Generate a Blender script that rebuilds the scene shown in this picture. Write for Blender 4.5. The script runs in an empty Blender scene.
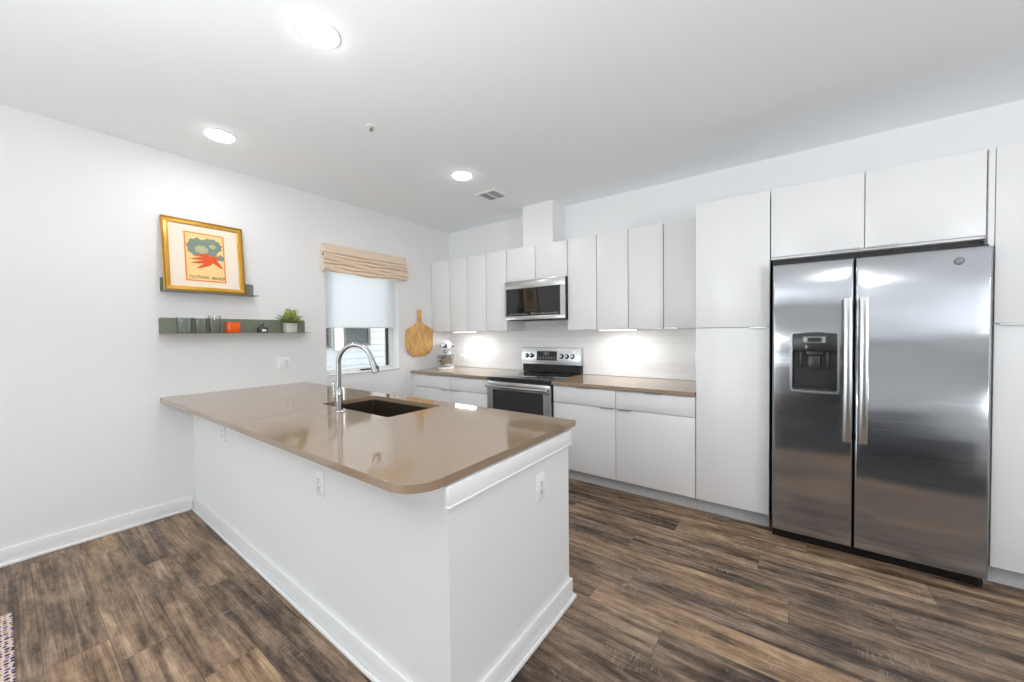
import bpy, bmesh, math, random
from math import sin, cos, pi, radians
from mathutils import Vector, Matrix
random.seed(7)
S = bpy.context.scene
COL = S.collection

# ------------------------------------------------------------------ camera
cam_d = bpy.data.cameras.new('camera')
cam_d.sensor_width = 36.0
cam_d.lens = 373.83 / 1024 * 36
cam_d.clip_start = 0.02
cam = bpy.data.objects.new('camera', cam_d)
COL.objects.link(cam)
R = Matrix(((0.80762849, -0.0039435, 0.58967844),
            (0.58959226, 0.02375646, -0.80735159),
            (-0.01082489, 0.99971, 0.02151145)))
cam.matrix_world = Matrix.Translation((3.788, 0, 1.365)) @ R.to_4x4()
S.camera = cam

# ------------------------------------------------------------------ world, view
W = bpy.data.worlds.new('sky')
S.world = W
W.use_nodes = True
bg = W.node_tree.nodes['Background']
bg.inputs['Color'].default_value = (0.86, 0.93, 1.0, 1)
bg.inputs['Strength'].default_value = 4.8
S.view_settings.view_transform = 'Standard'
S.view_settings.look = 'None'
S.view_settings.gamma = 1
S.view_settings.use_curve_mapping = False
S.view_settings.exposure = -0.10
try:
    S.cycles.use_denoising = True
    S.cycles.max_bounces = 12
    S.cycles.diffuse_bounces = 8
    S.cycles.glossy_bounces = 5
    S.cycles.transparent_max_bounces = 12
    S.cycles.sample_clamp_indirect = 6
except Exception:
    pass
CAN_W = 3.6        # watts of one recessed lamp
UNDER_W = 3.2       # watts of one under-cabinet light
# two unseen fill lamps, added to bounce light off the ceiling (built below):
# x, y, height, tilt, yaw, watts
FILL_LAMPS = ((2.9, -0.9, 1.2, 160, -35, 72), (6.9, -0.6, 1.3, 155, 50, 98))
FILL_LAMP_COLOUR = (0.935, 0.97, 1.0)

# ------------------------------------------------------------------ helpers
def obj_origin(p):
    return Vector(p['_o']) if p is not None and '_o' in p else Vector((0, 0, 0))

def thing(name, label, cat, loc, group=None):
    o = bpy.data.objects.new(name, None)
    o.empty_display_size = 0.1
    COL.objects.link(o)
    o.location = loc
    o['_o'] = list(loc)
    o['label'] = label
    o['category'] = cat
    if group:
        o['group'] = group
    return o

def tag(o, label, cat, group=None):
    o['label'] = label
    o['category'] = cat
    if group:
        o['group'] = group
    return o

class B:
    """collects shapes, in world coordinates, into one mesh"""
    def __init__(s):
        s.bm = bmesh.new()
    def _merge(s, t, mi=0, smooth=False):
        for f in t.faces:
            f.material_index = mi
            f.smooth = smooth
        me = bpy.data.meshes.new('t')
        t.to_mesh(me)
        t.free()
        s.bm.from_mesh(me)
        bpy.data.meshes.remove(me)
        return s
    def box(s, x0, x1, y0, y1, z0, z1, bev=0.0, mi=0, seg=2, M=None):
        t = bmesh.new()
        bmesh.ops.create_cube(t, size=1)
        for v in t.verts:
            v.co = Vector(((x0 + x1) / 2 + v.co.x * (x1 - x0), (y0 + y1) / 2 + v.co.y * (y1 - y0), (z0 + z1) / 2 + v.co.z * (z1 - z0)))
        if bev > 0:
            bev = min(bev, 0.49 * min(x1 - x0, y1 - y0, z1 - z0))
            bmesh.ops.bevel(t, geom=list(t.edges), offset=bev, segments=seg, affect='EDGES', profile=0.5)
        if M:
            bmesh.ops.transform(t, matrix=M, verts=t.verts)
        return s._merge(t, mi)
    def cyl(s, c, r, h, axis='Z', n=32, r2=None, mi=0, bev=0.0, smooth=True, sx=1, sy=1):
        """cylinder centred on c"""
        t = bmesh.new()
        bmesh.ops.create_cone(t, cap_ends=True, segments=n, radius1=r, radius2=r if r2 is None else r2, depth=h)
        if bev > 0:
            es = [e for e in t.edges if abs(e.verts[0].co.z - e.verts[1].co.z) < 1e-6]
            bmesh.ops.bevel(t, geom=es, offset=bev, segments=2, affect='EDGES', profile=0.5)
        for v in t.verts:
            v.co.x *= sx
            v.co.y *= sy
        if axis == 'X':
            bmesh.ops.rotate(t, cent=(0, 0, 0), matrix=Matrix.Rotation(pi / 2, 3, 'Y'), verts=t.verts)
        elif axis == 'Y':
            bmesh.ops.rotate(t, cent=(0, 0, 0), matrix=Matrix.Rotation(pi / 2, 3, 'X'), verts=t.verts)
        elif isinstance(axis, Vector):
            q = Vector((0, 0, 1)).rotation_difference(axis.normalized())
            bmesh.ops.rotate(t, cent=(0, 0, 0), matrix=q.to_matrix(), verts=t.verts)
        bmesh.ops.translate(t, vec=Vector(c), verts=t.verts)
        s._merge(t, mi, False)
        if smooth:
            for f in s.bm.faces:
                if len(f.verts) == 4 and f.material_index == mi:
                    pass
        return s
    def lathe(s, c, prof, n=32, mi=0, M=None, closed=False):
        t = bmesh.new()
        rings = []
        for (r, z) in prof:
            rings.append([t.verts.new((r * cos(2 * pi * k / n), r * sin(2 * pi * k / n), z)) for k in range(n)] if r > 1e-6 else [t.verts.new((0, 0, z))])
        for a, b in zip(rings, rings[1:]):
            if len(a) == 1 and len(b) == 1:
                continue
            for k in range(n):
                j = (k + 1) % n
                if len(a) == 1:
                    t.faces.new((a[0], b[j], b[k]))
                elif len(b) == 1:
                    t.faces.new((a[k], a[j], b[0]))
                else:
                    t.faces.new((a[k], a[j], b[j], b[k]))
        bmesh.ops.recalc_face_normals(t, faces=t.faces)
        if M:
            bmesh.ops.transform(t, matrix=M, verts=t.verts)
        bmesh.ops.translate(t, vec=Vector(c), verts=t.verts)
        return s._merge(t, mi, True)
    def tube(s, pts, r, n=16, mi=0, cap=True, flat=None):
        t = bmesh.new()
        pts = [Vector(p) for p in pts]
        rs = r if isinstance(r, (list, tuple)) else [r] * len(pts)
        up = None
        rings = []
        for i, p in enumerate(pts):
            d = (pts[min(i + 1, len(pts) - 1)] - pts[max(i - 1, 0)]).normalized()
            if up is None:
                up = Vector((0, 0, 1)) if abs(d.z) < 0.9 else Vector((1, 0, 0))
            sd = d.cross(up).normalized()
            up = sd.cross(d).normalized()
            ring = []
            for k in range(n):
                a = 2 * pi * k / n
                ring.append(t.verts.new(p + (sd * cos(a) + up * sin(a)) * rs[i]))
            rings.append(ring)
        for a, b in zip(rings, rings[1:]):
            for k in range(n):
                j = (k + 1) % n
                t.faces.new((a[k], a[j], b[j], b[k]))
        if cap:
            t.faces.new(rings[0])
            t.faces.new(rings[-1])
        bmesh.ops.recalc_face_normals(t, faces=t.faces)
        return s._merge(t, mi, True)
    def prism(s, poly, h0, h1, axis='Z', mi=0, bev=0.0, smooth=False):
        """extrude a 2D outline; axis Z: (x,y), axis X: (y,z), axis Y: (x,z)"""
        t = bmesh.new()
        def P(a, b, h):
            return {'Z': (a, b, h), 'X': (h, a, b), 'Y': (a, h, b)}[axis]
        lo = [t.verts.new(P(a, b, h0)) for a, b in poly]
        hi = [t.verts.new(P(a, b, h1)) for a, b in poly]
        n = len(poly)
        t.faces.new(lo)
        t.faces.new(hi)
        for k in range(n):
            j = (k + 1) % n
            t.faces.new((lo[k], lo[j], hi[j], hi[k]))
        bmesh.ops.recalc_face_normals(t, faces=t.faces)
        if bev > 0:
            es = [e for e in t.edges if len(e.link_faces) == 2 and e.calc_face_angle(0) > 0.7]
            bmesh.ops.bevel(t, geom=es, offset=bev, segments=2, affect='EDGES', profile=0.5)
        return s._merge(t, mi, smooth)
    def ball(s, c, r, sc=(1, 1, 1), mi=0, u=24, v=14, M=None):
        t = bmesh.new()
        bmesh.ops.create_uvsphere(t, u_segments=u, v_segments=v, radius=r)
        for q in t.verts:
            q.co = Vector((q.co.x * sc[0], q.co.y * sc[1], q.co.z * sc[2]))
        if M:
            bmesh.ops.transform(t, matrix=M, verts=t.verts)
        bmesh.ops.translate(t, vec=Vector(c), verts=t.verts)
        return s._merge(t, mi, True)
    def done(s, name, mats, parent=None, autosmooth=True, label=None, **kw):
        o0 = obj_origin(parent)
        me = bpy.data.meshes.new(name)
        if o0.length:
            bmesh.ops.translate(s.bm, vec=-o0, verts=s.bm.verts)
        if autosmooth:
            for f in s.bm.faces:
                f.smooth = True
            for e in s.bm.edges:
                if len(e.link_faces) == 2 and e.calc_face_angle(0) > radians(32):
                    e.smooth = False
        s.bm.to_mesh(me)
        s.bm.free()
        for m in (mats if isinstance(mats, (list, tuple)) else [mats]):
            me.materials.append(m)
        o = bpy.data.objects.new(name, me)
        COL.objects.link(o)
        if parent is not None:
            o.parent = parent
            o['_o'] = list(o0)
        if label:
            o['label'] = label
        for k, v in kw.items():
            o[k] = v
        return o

def struct(o):
    o['kind'] = 'structure'
    return o

def text_part(s, name, mat, parent, size, M, extrude=0.0004, bold=0.0):
    """lettering turned into a mesh, a child of parent"""
    c = bpy.data.curves.new(name, 'FONT')
    c.body = s
    c.size = size
    c.extrude = extrude
    c.offset = bold
    c.align_x = 'CENTER'
    c.align_y = 'CENTER'
    t = bpy.data.objects.new(name, c)
    COL.objects.link(t)
    dg = bpy.context.evaluated_depsgraph_get()
    me = bpy.data.meshes.new_from_object(t.evaluated_get(dg))
    bpy.data.objects.remove(t)
    me.transform(M)
    o0 = obj_origin(parent)
    me.transform(Matrix.Translation(-o0))
    me.materials.clear()
    me.materials.append(mat)
    o = bpy.data.objects.new(name, me)
    COL.objects.link(o)
    o.parent = parent
    o['_o'] = list(o0)
    return o

def copy_tree(o, parent=None):
    c = o.copy()
    COL.objects.link(c)
    c.parent = parent
    for ch in [x for x in o.children]:
        copy_tree(ch, c)
    return c

# ------------------------------------------------------------------ materials
class N:
    def __init__(s, name):
        s.m = bpy.data.materials.new(name)
        s.m.use_nodes = True
        s.t = s.m.node_tree
        s.b = s.t.nodes['Principled BSDF']
        s.out = s.t.nodes['Material Output']
    def n(s, ty, **kw):
        nd = s.t.nodes.new(ty)
        for k, v in kw.items():
            if k in nd.inputs:
                nd.inputs[k].default_value = v
            else:
                setattr(nd, k, v)
        return nd
    def l(s, a, b):
        s.t.links.new(a, b)
    def math(s, op, a, b=None, c=None):
        nd = s.t.nodes.new('ShaderNodeMath')
        nd.operation = op
        for i, v in enumerate((a, b, c)):
            if v is None:
                continue
            if isinstance(v, (int, float)):
                nd.inputs[i].default_value = v
            else:
                s.l(v, nd.inputs[i])
        return nd.outputs[0]
    def coords(s, scale=(1, 1, 1), kind='Object'):
        tc = s.n('ShaderNodeTexCoord')
        mp = s.n('ShaderNodeMapping')
        mp.inputs['Scale'].default_value = scale
        s.l(tc.outputs[kind], mp.inputs['Vector'])
        return mp.outputs['Vector']
    def bump(s, h, strength, dist=0.002):
        bp = s.n('ShaderNodeBump')
        bp.inputs['Strength'].default_value = strength
        bp.inputs['Distance'].default_value = dist
        s.l(h, bp.inputs['Height'])
        s.l(bp.outputs['Normal'], s.b.inputs['Normal'])

def simple(name, col, rough=0.5, metal=0.0, spec=0.5, coat=0.0, noise=0.0, nscale=40, bump=0.0, emit=None, estr=0, ior=None):
    k = N(name)
    b = k.b
    b.inputs['Base Color'].default_value = (*col, 1)
    b.inputs['Roughness'].default_value = rough
    b.inputs['Metallic'].default_value = metal
    b.inputs['Specular IOR Level'].default_value = spec
    b.inputs['Coat Weight'].default_value = coat
    b.inputs['Coat Roughness'].default_value = 0.05
    if ior:
        b.inputs['IOR'].default_value = ior
    if emit:
        b.inputs['Emission Color'].default_value = (*emit, 1)
        b.inputs['Emission Strength'].default_value = estr
    nz = k.n('ShaderNodeTexNoise', Scale=nscale, Detail=3)
    k.l(k.coords(), nz.inputs['Vector'])
    if noise > 0:
        mx = k.n('ShaderNodeMix', data_type='RGBA', blend_type='MULTIPLY')
        mx.inputs[0].default_value = 1
        mx.inputs[6].default_value = (*col, 1)
        cr = k.n('ShaderNodeMapRange')
        cr.inputs['To Min'].default_value = 1 - noise
        cr.inputs['To Max'].default_value = 1 + noise
        k.l(nz.outputs[0], cr.inputs[0])
        k.l(cr.outputs[0], mx.inputs[7])
        k.l(mx.outputs[2], b.inputs['Base Color'])
    if bump > 0:
        k.bump(nz.outputs[0], bump)
    return k.m

M_WALL = simple('wall_paint', (0.83, 0.83, 0.83), 0.6, spec=0.25, noise=0.01, nscale=3, bump=0.03)
M_CEIL = simple('ceiling_paint', (0.895, 0.92, 0.94), 0.8, spec=0.1, noise=0.01, nscale=3)
M_TRIM = simple('trim_paint', (0.88, 0.88, 0.88), 0.35, noise=0.01)
M_CAB = simple('cabinet_laminate', (0.79, 0.79, 0.79), 0.34, spec=0.45, noise=0.006, nscale=6)
M_CAB_SHADE = simple('cabinet_body_gap_shade', (0.55, 0.55, 0.55), 0.45, noise=0.01)  # box colour darkened so the gaps between fronts look shaded
M_TOE = simple('toe_kick', (0.50, 0.51, 0.52), 0.4, noise=0.02)
M_PLATE = simple('outlet_plastic', (0.90, 0.90, 0.90), 0.3, noise=0.005)
M_SLOT = simple('outlet_slot', (0.10, 0.10, 0.10), 0.5, noise=0.01)
M_BLACK = simple('black_plastic', (0.006, 0.006, 0.006), 0.45, noise=0.02)
M_CHAR = simple('charcoal_plastic', (0.022, 0.022, 0.023), 0.35, noise=0.02)
M_DGLASS = simple('dark_glass', (0.012, 0.012, 0.013), 0.04, spec=0.6, noise=0.01)
M_OGLASS = simple('oven_glass', (0.03, 0.03, 0.032), 0.06, spec=0.6, noise=0.01)
M_CHROME = simple('brushed_nickel', (0.46, 0.46, 0.46), 0.12, metal=1, noise=0.02)
M_HANDLE = simple('satin_handle', (0.56, 0.56, 0.56), 0.26, metal=1, noise=0.02)
M_PULL = simple('edge_pull', (0.52, 0.52, 0.52), 0.35, metal=0.8, noise=0.02)
M_SINK = simple('composite_sink', (0.035, 0.024, 0.017), 0.35, noise=0.15, nscale=200)
M_SHELF = simple('sage_metal', (0.20, 0.225, 0.165), 0.45, noise=0.03, nscale=20)
M_GOLD = simple('gilt_wood', (0.62, 0.33, 0.035), 0.32, metal=0.35, noise=0.15, nscale=60, bump=0.15)
M_GOLD2 = simple('gilt_wood_dark', (0.30, 0.15, 0.03), 0.4, metal=0.3, noise=0.2, nscale=60)
M_MAT = simple('mat_board', (0.86, 0.75, 0.62), 0.8, noise=0.01)
M_PAPER = simple('print_paper', (0.90, 0.62, 0.27), 0.7, noise=0.05, nscale=30)
M_ORANGE = simple('print_orange', (0.75, 0.10, 0.02), 0.7, noise=0.1, nscale=60)
M_ORANGE2 = simple('print_border', (0.80, 0.22, 0.04), 0.7, noise=0.08, nscale=60)
M_SAGEINK = simple('print_green', (0.21, 0.26, 0.21), 0.7, noise=0.35, nscale=90)
M_SAGEINK2 = simple('print_pale_green', (0.46, 0.46, 0.26), 0.7, noise=0.2, nscale=90)
M_INK = simple('print_ink', (0.10, 0.09, 0.05), 0.7, noise=0.05)
M_CANDLE = simple('orange_glass', (0.85, 0.11, 0.005), 0.12, spec=0.6, noise=0.03)
M_POT = simple('stone_pot', (0.58, 0.56, 0.50), 0.8, noise=0.15, nscale=60, bump=0.3)
M_SOIL = simple('soil', (0.03, 0.02, 0.012), 0.9, noise=0.3)
M_DKBOT = simple('smoked_glass', (0.035, 0.04, 0.03), 0.06, spec=0.7, noise=0.02)
M_VINYL = simple('window_vinyl', (0.80, 0.81, 0.82), 0.3, noise=0.005)
M_TRACK = simple('window_track', (0.10, 0.075, 0.06), 0.5, noise=0.05)
M_WHITEENAMEL = simple('white_enamel', (0.80, 0.80, 0.80), 0.12, coat=0.5, noise=0.005)
M_BRONZE = simple('sprinkler_metal', (0.35, 0.34, 0.33), 0.3, metal=0.9, noise=0.05)
M_LCD = simple('display_lcd', (0.16, 0.17, 0.17), 0.2, noise=0.05)
M_GROUND = simple('gravel', (0.30, 0.28, 0.25), 0.9, noise=0.3, nscale=12)
M_EMB = simple('badge_grey', (0.20, 0.20, 0.21), 0.35, metal=0.5, noise=0.02)
M_BURN = simple('burner_print', (0.06, 0.06, 0.06), 0.12, noise=0.02)
M_MARK = simple('white_marking', (0.50, 0.50, 0.50), 0.4, noise=0.02)
M_LENS = simple('lamp_lens', (0.9, 0.9, 0.9), 0.5, emit=(1, 0.985, 0.96), estr=22)
M_ULENS = simple('strip_lens', (0.9, 0.9, 0.9), 0.5, emit=(1, 0.99, 0.97), estr=5)

def leafmat():
    k = N('leaf_green')
    nz = k.n('ShaderNodeTexNoise', Scale=45, Detail=2)
    k.l(k.coords(), nz.inputs['Vector'])
    cr = k.n('ShaderNodeValToRGB')
    cr.color_ramp.elements[0].color = (0.13, 0.20, 0.04, 1)
    cr.color_ramp.elements[0].position = 0.3
    cr.color_ramp.elements[1].color = (0.55, 0.62, 0.22, 1)
    cr.color_ramp.elements[1].position = 0.7
    k.l(nz.outputs[0], cr.inputs[0])
    k.l(cr.outputs[0], k.b.inputs['Base Color'])
    k.b.inputs['Roughness'].default_value = 0.5
    return k.m
M_LEAF = leafmat()

def steelmat(name, base, rough, scale, wav, wavscale=(1.3, 1, 3.2), aniso=0.0):
    k = N(name)
    k.b.inputs['Base Color'].default_value = (*base, 1)
    k.b.inputs['Metallic'].default_value = 1
    br = k.n('ShaderNodeTexNoise', Scale=1, Detail=4)
    k.l(k.coords(scale), br.inputs['Vector'])
    mr = k.n('ShaderNodeMapRange')
    mr.inputs['From Min'].default_value = 0.3
    mr.inputs['From Max'].default_value = 0.7
    mr.inputs['To Min'].default_value = rough * 0.85
    mr.inputs['To Max'].default_value = rough * 1.2
    k.l(br.outputs[0], mr.inputs[0])
    k.l(mr.outputs[0], k.b.inputs['Roughness'])
    big = k.n('ShaderNodeTexNoise', Scale=1, Detail=1)
    k.l(k.coords(wavscale), big.inputs['Vector'])
    b1 = k.n('ShaderNodeBump')
    b1.inputs['Strength'].default_value = wav
    b1.inputs['Distance'].default_value = 0.03
    k.l(big.outputs[0], b1.inputs['Height'])
    b2 = k.n('ShaderNodeBump')
    b2.inputs['Strength'].default_value = 0.04
    b2.inputs['Distance'].default_value = 0.001
    k.l(br.outputs[0], b2.inputs['Height'])
    k.l(b1.outputs['Normal'], b2.inputs['Normal'])
    k.l(b2.outputs['Normal'], k.b.inputs['Normal'])
    if aniso > 0:
        tg = k.n('ShaderNodeTangent')
        tg.direction_type = 'RADIAL'
        tg.axis = 'Z'
        k.l(tg.outputs[0], k.b.inputs['Tangent'])
        k.b.inputs['Anisotropic'].default_value = aniso
        k.b.inputs['Anisotropic Rotation'].default_value = 0.0
    return k.m
M_STEEL = steelmat('stainless_door', (0.46, 0.475, 0.50), 0.15, (3, 3, 260), 0.30, (1.1, 1, 3.6), 0.75)
M_STEEL2 = steelmat('stainless_trim', (0.60, 0.60, 0.605), 0.22, (4, 4, 300), 0.05)

def floormat():
    k = N('oak_vinyl_planks')
    tc = k.n('ShaderNodeTexCoord')
    sp = k.n('ShaderNodeSeparateXYZ')
    k.l(tc.outputs['Object'], sp.inputs[0])
    x, y = sp.outputs[0], sp.outputs[1]
    PW, PL = 0.187, 1.22
    yr = k.math('DIVIDE', k.math('SUBTRACT', y, 0.072), PW)
    row = k.math('FLOOR', yr)
    wn = k.n('ShaderNodeTexWhiteNoise', noise_dimensions='1D')
    k.l(row, wn.inputs['W'])
    xo = k.math('DIVIDE', k.math('ADD', x, k.math('MULTIPLY', wn.outputs[0], PL * 5)), PL)
    col = k.math('FLOOR', xo)
    cv = k.n('ShaderNodeCombineXYZ')
    k.l(row, cv.inputs[0])
    k.l(col, cv.inputs[1])
    w2 = k.n('ShaderNodeTexWhiteNoise', noise_dimensions='2D')
    k.l(cv.outputs[0], w2.inputs['Vector'])
    rnd = w2.outputs[0]
    # grain along x, shifted per plank
    g = k.n('ShaderNodeCombineXYZ')
    k.l(k.math('ADD', k.math('MULTIPLY', x, 0.8), k.math('MULTIPLY', rnd, 37.0)), g.inputs[0])
    k.l(k.math('ADD', k.math('MULTIPLY', y, 13.0), k.math('MULTIPLY', rnd, 91.0)), g.inputs[1])
    n1 = k.n('ShaderNodeTexNoise', Scale=1.6, Detail=7, Roughness=0.62, Distortion=0.7)
    k.l(g.outputs[0], n1.inputs['Vector'])
    g2 = k.n('ShaderNodeCombineXYZ')
    k.l(k.math('ADD', k.math('MULTIPLY', x, 2.2), k.math('MULTIPLY', rnd, 17.0)), g2.inputs[0])
    k.l(k.math('MULTIPLY', y, 85.0), g2.inputs[1])
    n2 = k.n('ShaderNodeTexNoise', Scale=1.5, Detail=5, Roughness=0.6)
    k.l(g2.outputs[0], n2.inputs['Vector'])
    # cloudy dark patches
    g3 = k.n('ShaderNodeCombineXYZ')
    k.l(k.math('ADD', k.math('MULTIPLY', x, 1.7), k.math('MULTIPLY', rnd, 53.0)), g3.inputs[0])
    k.l(k.math('MULTIPLY', y, 5.5), g3.inputs[1])
    n3 = k.n('ShaderNodeTexNoise', Scale=1.5, Detail=6, Roughness=0.65)
    k.l(g3.outputs[0], n3.inputs['Vector'])
    g6 = k.n('ShaderNodeCombineXYZ')
    k.l(k.math('ADD', k.math('MULTIPLY', x, 11.0), k.math('MULTIPLY', rnd, 71.0)), g6.inputs[0])
    k.l(k.math('MULTIPLY', y, 30.0), g6.inputs[1])
    n6 = k.n('ShaderNodeTexNoise', Scale=1.3, Detail=8, Roughness=0.75, Distortion=0.4)
    k.l(g6.outputs[0], n6.inputs['Vector'])
    v0 = k.math('ADD', k.math('ADD', k.math('MULTIPLY', n1.outputs[0], 0.46), k.math('MULTIPLY', n2.outputs[0], 0.22)), k.math('ADD', k.math('MULTIPLY', n3.outputs[0], 0.42), k.math('MULTIPLY', k.math('SUBTRACT', rnd, 0.5), 0.09)))
    v = k.math('ADD', v0, k.math('MULTIPLY', k.math('SUBTRACT', n6.outputs[0], 0.5), 0.26))
    v = k.math('ADD', 0.547, k.math('MULTIPLY', k.math('SUBTRACT', v, 0.55), 1.25))
    cr = k.n('ShaderNodeValToRGB')
    el = cr.color_ramp.elements
    el[0].position, el[0].color = 0.38, (0.030, 0.020, 0.014, 1)
    el[1].position, el[1].color = 0.74, (0.52, 0.39, 0.27, 1)
    for p, c in ((0.47, (0.105, 0.072, 0.050, 1)), (0.55, (0.215, 0.148, 0.103, 1)), (0.63, (0.33, 0.235, 0.165, 1))):
        e = el.new(p)
        e.color = c
    k.l(v, cr.inputs[0])
    # greyer planks
    hs = k.n('ShaderNodeHueSaturation')
    k.l(cr.outputs[0], hs.inputs['Color'])
    k.l(k.math('ADD', 0.98, k.math('MULTIPLY', w2.outputs[0], 0.25)), hs.inputs['Saturation'])
    # pale saw marks across the grain, in patches
    g4 = k.n('ShaderNodeCombineXYZ')
    k.l(k.math('MULTIPLY', x, 150.0), g4.inputs[0])
    k.l(k.math('MULTIPLY', y, 12.0), g4.inputs[1])
    n4 = k.n('ShaderNodeTexNoise', Scale=1.0, Detail=2)
    k.l(g4.outputs[0], n4.inputs['Vector'])
    g5 = k.n('ShaderNodeCombineXYZ')
    k.l(k.math('MULTIPLY', x, 3.5), g5.inputs[0])
    k.l(k.math('MULTIPLY', y, 9.0), g5.inputs[1])
    n5 = k.n('ShaderNodeTexNoise', Scale=1.0, Detail=3)
    k.l(g5.outputs[0], n5.inputs['Vector'])
    saw = k.math('MULTIPLY', k.math('GREATER_THAN', n4.outputs[0], 0.57), k.math('GREATER_THAN', n5.outputs[0], 0.60))
    mxs = k.n('ShaderNodeMix', data_type='RGBA')
    k.l(k.math('MULTIPLY', saw, 0.26), mxs.inputs[0])
    k.l(hs.outputs[0], mxs.inputs[6])
    mxs.inputs[7].default_value = (0.45, 0.41, 0.36, 1)
    # joints
    fy = k.math('FRACT', yr)
    fx = k.math('FRACT', xo)
    jy = k.math('LESS_THAN', fy, 0.014)
    jx = k.math('LESS_THAN', fx, 0.0022)
    j = k.math('MAXIMUM', jy, jx)
    mx = k.n('ShaderNodeMix', data_type='RGBA')
    k.l(k.math('MULTIPLY', j, 0.55), mx.inputs[0])
    k.l(mxs.outputs[2], mx.inputs[6])
    mx.inputs[7].default_value = (0.03, 0.02, 0.014, 1)
    k.l(mx.outputs[2], k.b.inputs['Base Color'])
    k.b.inputs['Roughness'].default_value = 0.42
    k.b.inputs['Specular IOR Level'].default_value = 0.35
    k.bump(k.math('SUBTRACT', n2.outputs[0], k.math('MULTIPLY', j, 0.6)), 0.12, 0.003)
    return k.m
M_FLOOR = floormat()

def tilemat():
    k = N('white_subway_tile')
    tc = k.n('ShaderNodeTexCoord')
    sp = k.n('ShaderNodeSeparateXYZ')
    k.l(tc.outputs['Object'], sp.inputs[0])
    cb = k.n('ShaderNodeCombineXYZ')
    k.l(sp.outputs[0], cb.inputs[0])
    k.l(k.math('SUBTRACT', sp.outputs[2], 0.912), cb.inputs[1])
    br = k.n('ShaderNodeTexBrick')
    br.inputs['Scale'].default_value = 1
    br.inputs['Brick Width'].default_value = 0.203
    br.inputs['Row Height'].default_value = 0.0685
    br.inputs['Mortar Size'].default_value = 0.0016
    br.inputs['Mortar Smooth'].default_value = 0.2
    br.inputs['Color1'].default_value = (0.80, 0.80, 0.80, 1)
    br.inputs['Color2'].default_value = (0.78, 0.78, 0.785, 1)
    br.inputs['Mortar'].default_value = (0.70, 0.70, 0.70, 1)
    k.l(cb.outputs[0], br.inputs['Vector'])
    k.l(br.outputs['Color'], k.b.inputs['Base Color'])
    k.b.inputs['Roughness'].default_value = 0.15
    k.bump(k.math('SUBTRACT', 1.0, br.outputs['Fac']), 0.4, 0.001)
    return k.m
M_TILE = tilemat()

def quartzmat():
    k = N('taupe_quartz')
    nz = k.n('ShaderNodeTexNoise', Scale=260, Detail=2)
    k.l(k.coords(), nz.inputs['Vector'])
    cr = k.n('ShaderNodeValToRGB')
    cr.color_ramp.elements[0].position = 0.35
    cr.color_ramp.elements[0].color = (0.300, 0.213, 0.138, 1)
    cr.color_ramp.elements[1].position = 0.7
    cr.color_ramp.elements[1].color = (0.342, 0.246, 0.163, 1)
    k.l(nz.outputs[0], cr.inputs[0])
    k.l(cr.outputs[0], k.b.inputs['Base Color'])
    k.b.inputs['Roughness'].default_value = 0.055
    k.b.inputs['IOR'].default_value = 1.95
    k.b.inputs['Specular IOR Level'].default_value = 0.5
    return k.m
M_QUARTZ = quartzmat()

def boardmat():
    k = N('cutting_board_wood')
    nz = k.n('ShaderNodeTexNoise', Scale=1.2, Detail=6, Distortion=0.8)
    k.l(k.coords((4, 22, 7)), nz.inputs['Vector'])
    cr = k.n('ShaderNodeValToRGB')
    cr.color_ramp.elements[0].position = 0.3
    cr.color_ramp.elements[0].color = (0.55, 0.27, 0.075, 1)
    cr.color_ramp.elements[1].position = 0.7
    cr.color_ramp.elements[1].color = (0.86, 0.53, 0.20, 1)
    k.l(nz.outputs[0], cr.inputs[0])
    vo = k.n('ShaderNodeTexVoronoi', Scale=26)
    k.l(k.coords(), vo.inputs['Vector'])
    mx = k.n('ShaderNodeMix', data_type='RGBA')
    k.l(k.math('MULTIPLY', k.math('LESS_THAN', vo.outputs['Distance'], 0.13), 0.6), mx.inputs[0])
    k.l(cr.outputs[0], mx.inputs[6])
    mx.inputs[7].default_value = (0.30, 0.11, 0.02, 1)
    k.l(mx.outputs[2], k.b.inputs['Base Color'])
    k.b.inputs['Roughness'].default_value = 0.4
    return k.m
M_BOARD = boardmat()

def fabricmat(name, col, trans=0.0):
    k = N(name)
    nz = k.n('ShaderNodeTexNoise', Scale=1, Detail=3)
    k.l(k.coords((500, 500, 500)), nz.inputs['Vector'])
    mx = k.n('ShaderNodeMix', data_type='RGBA', blend_type='MULTIPLY')
    mx.inputs[0].default_value = 0.12
    mx.inputs[6].default_value = (*col, 1)
    k.l(nz.outputs[0], mx.inputs[7])
    k.l(mx.outputs[2], k.b.inputs['Base Color'])
    k.b.inputs['Roughness'].default_value = 0.9
    k.b.inputs['Specular IOR Level'].default_value = 0.1
    if trans > 0:
        tr = k.n('ShaderNodeBsdfTranslucent')
        tr.inputs['Color'].default_value = (*col, 1)
        ms = k.n('ShaderNodeMixShader')
        ms.inputs[0].default_value = trans
        k.l(k.b.outputs[0], ms.inputs[1])
        k.l(tr.outputs[0], ms.inputs[2])
        k.l(ms.outputs[0], k.out.inputs['Surface'])
    return k.m
M_LINEN = fabricmat('cream_linen', (0.97, 0.82, 0.66), 0.15)
M_ROLLER = fabricmat('white_roller_fabric', (0.97, 0.97, 0.98), 0.82)

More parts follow.
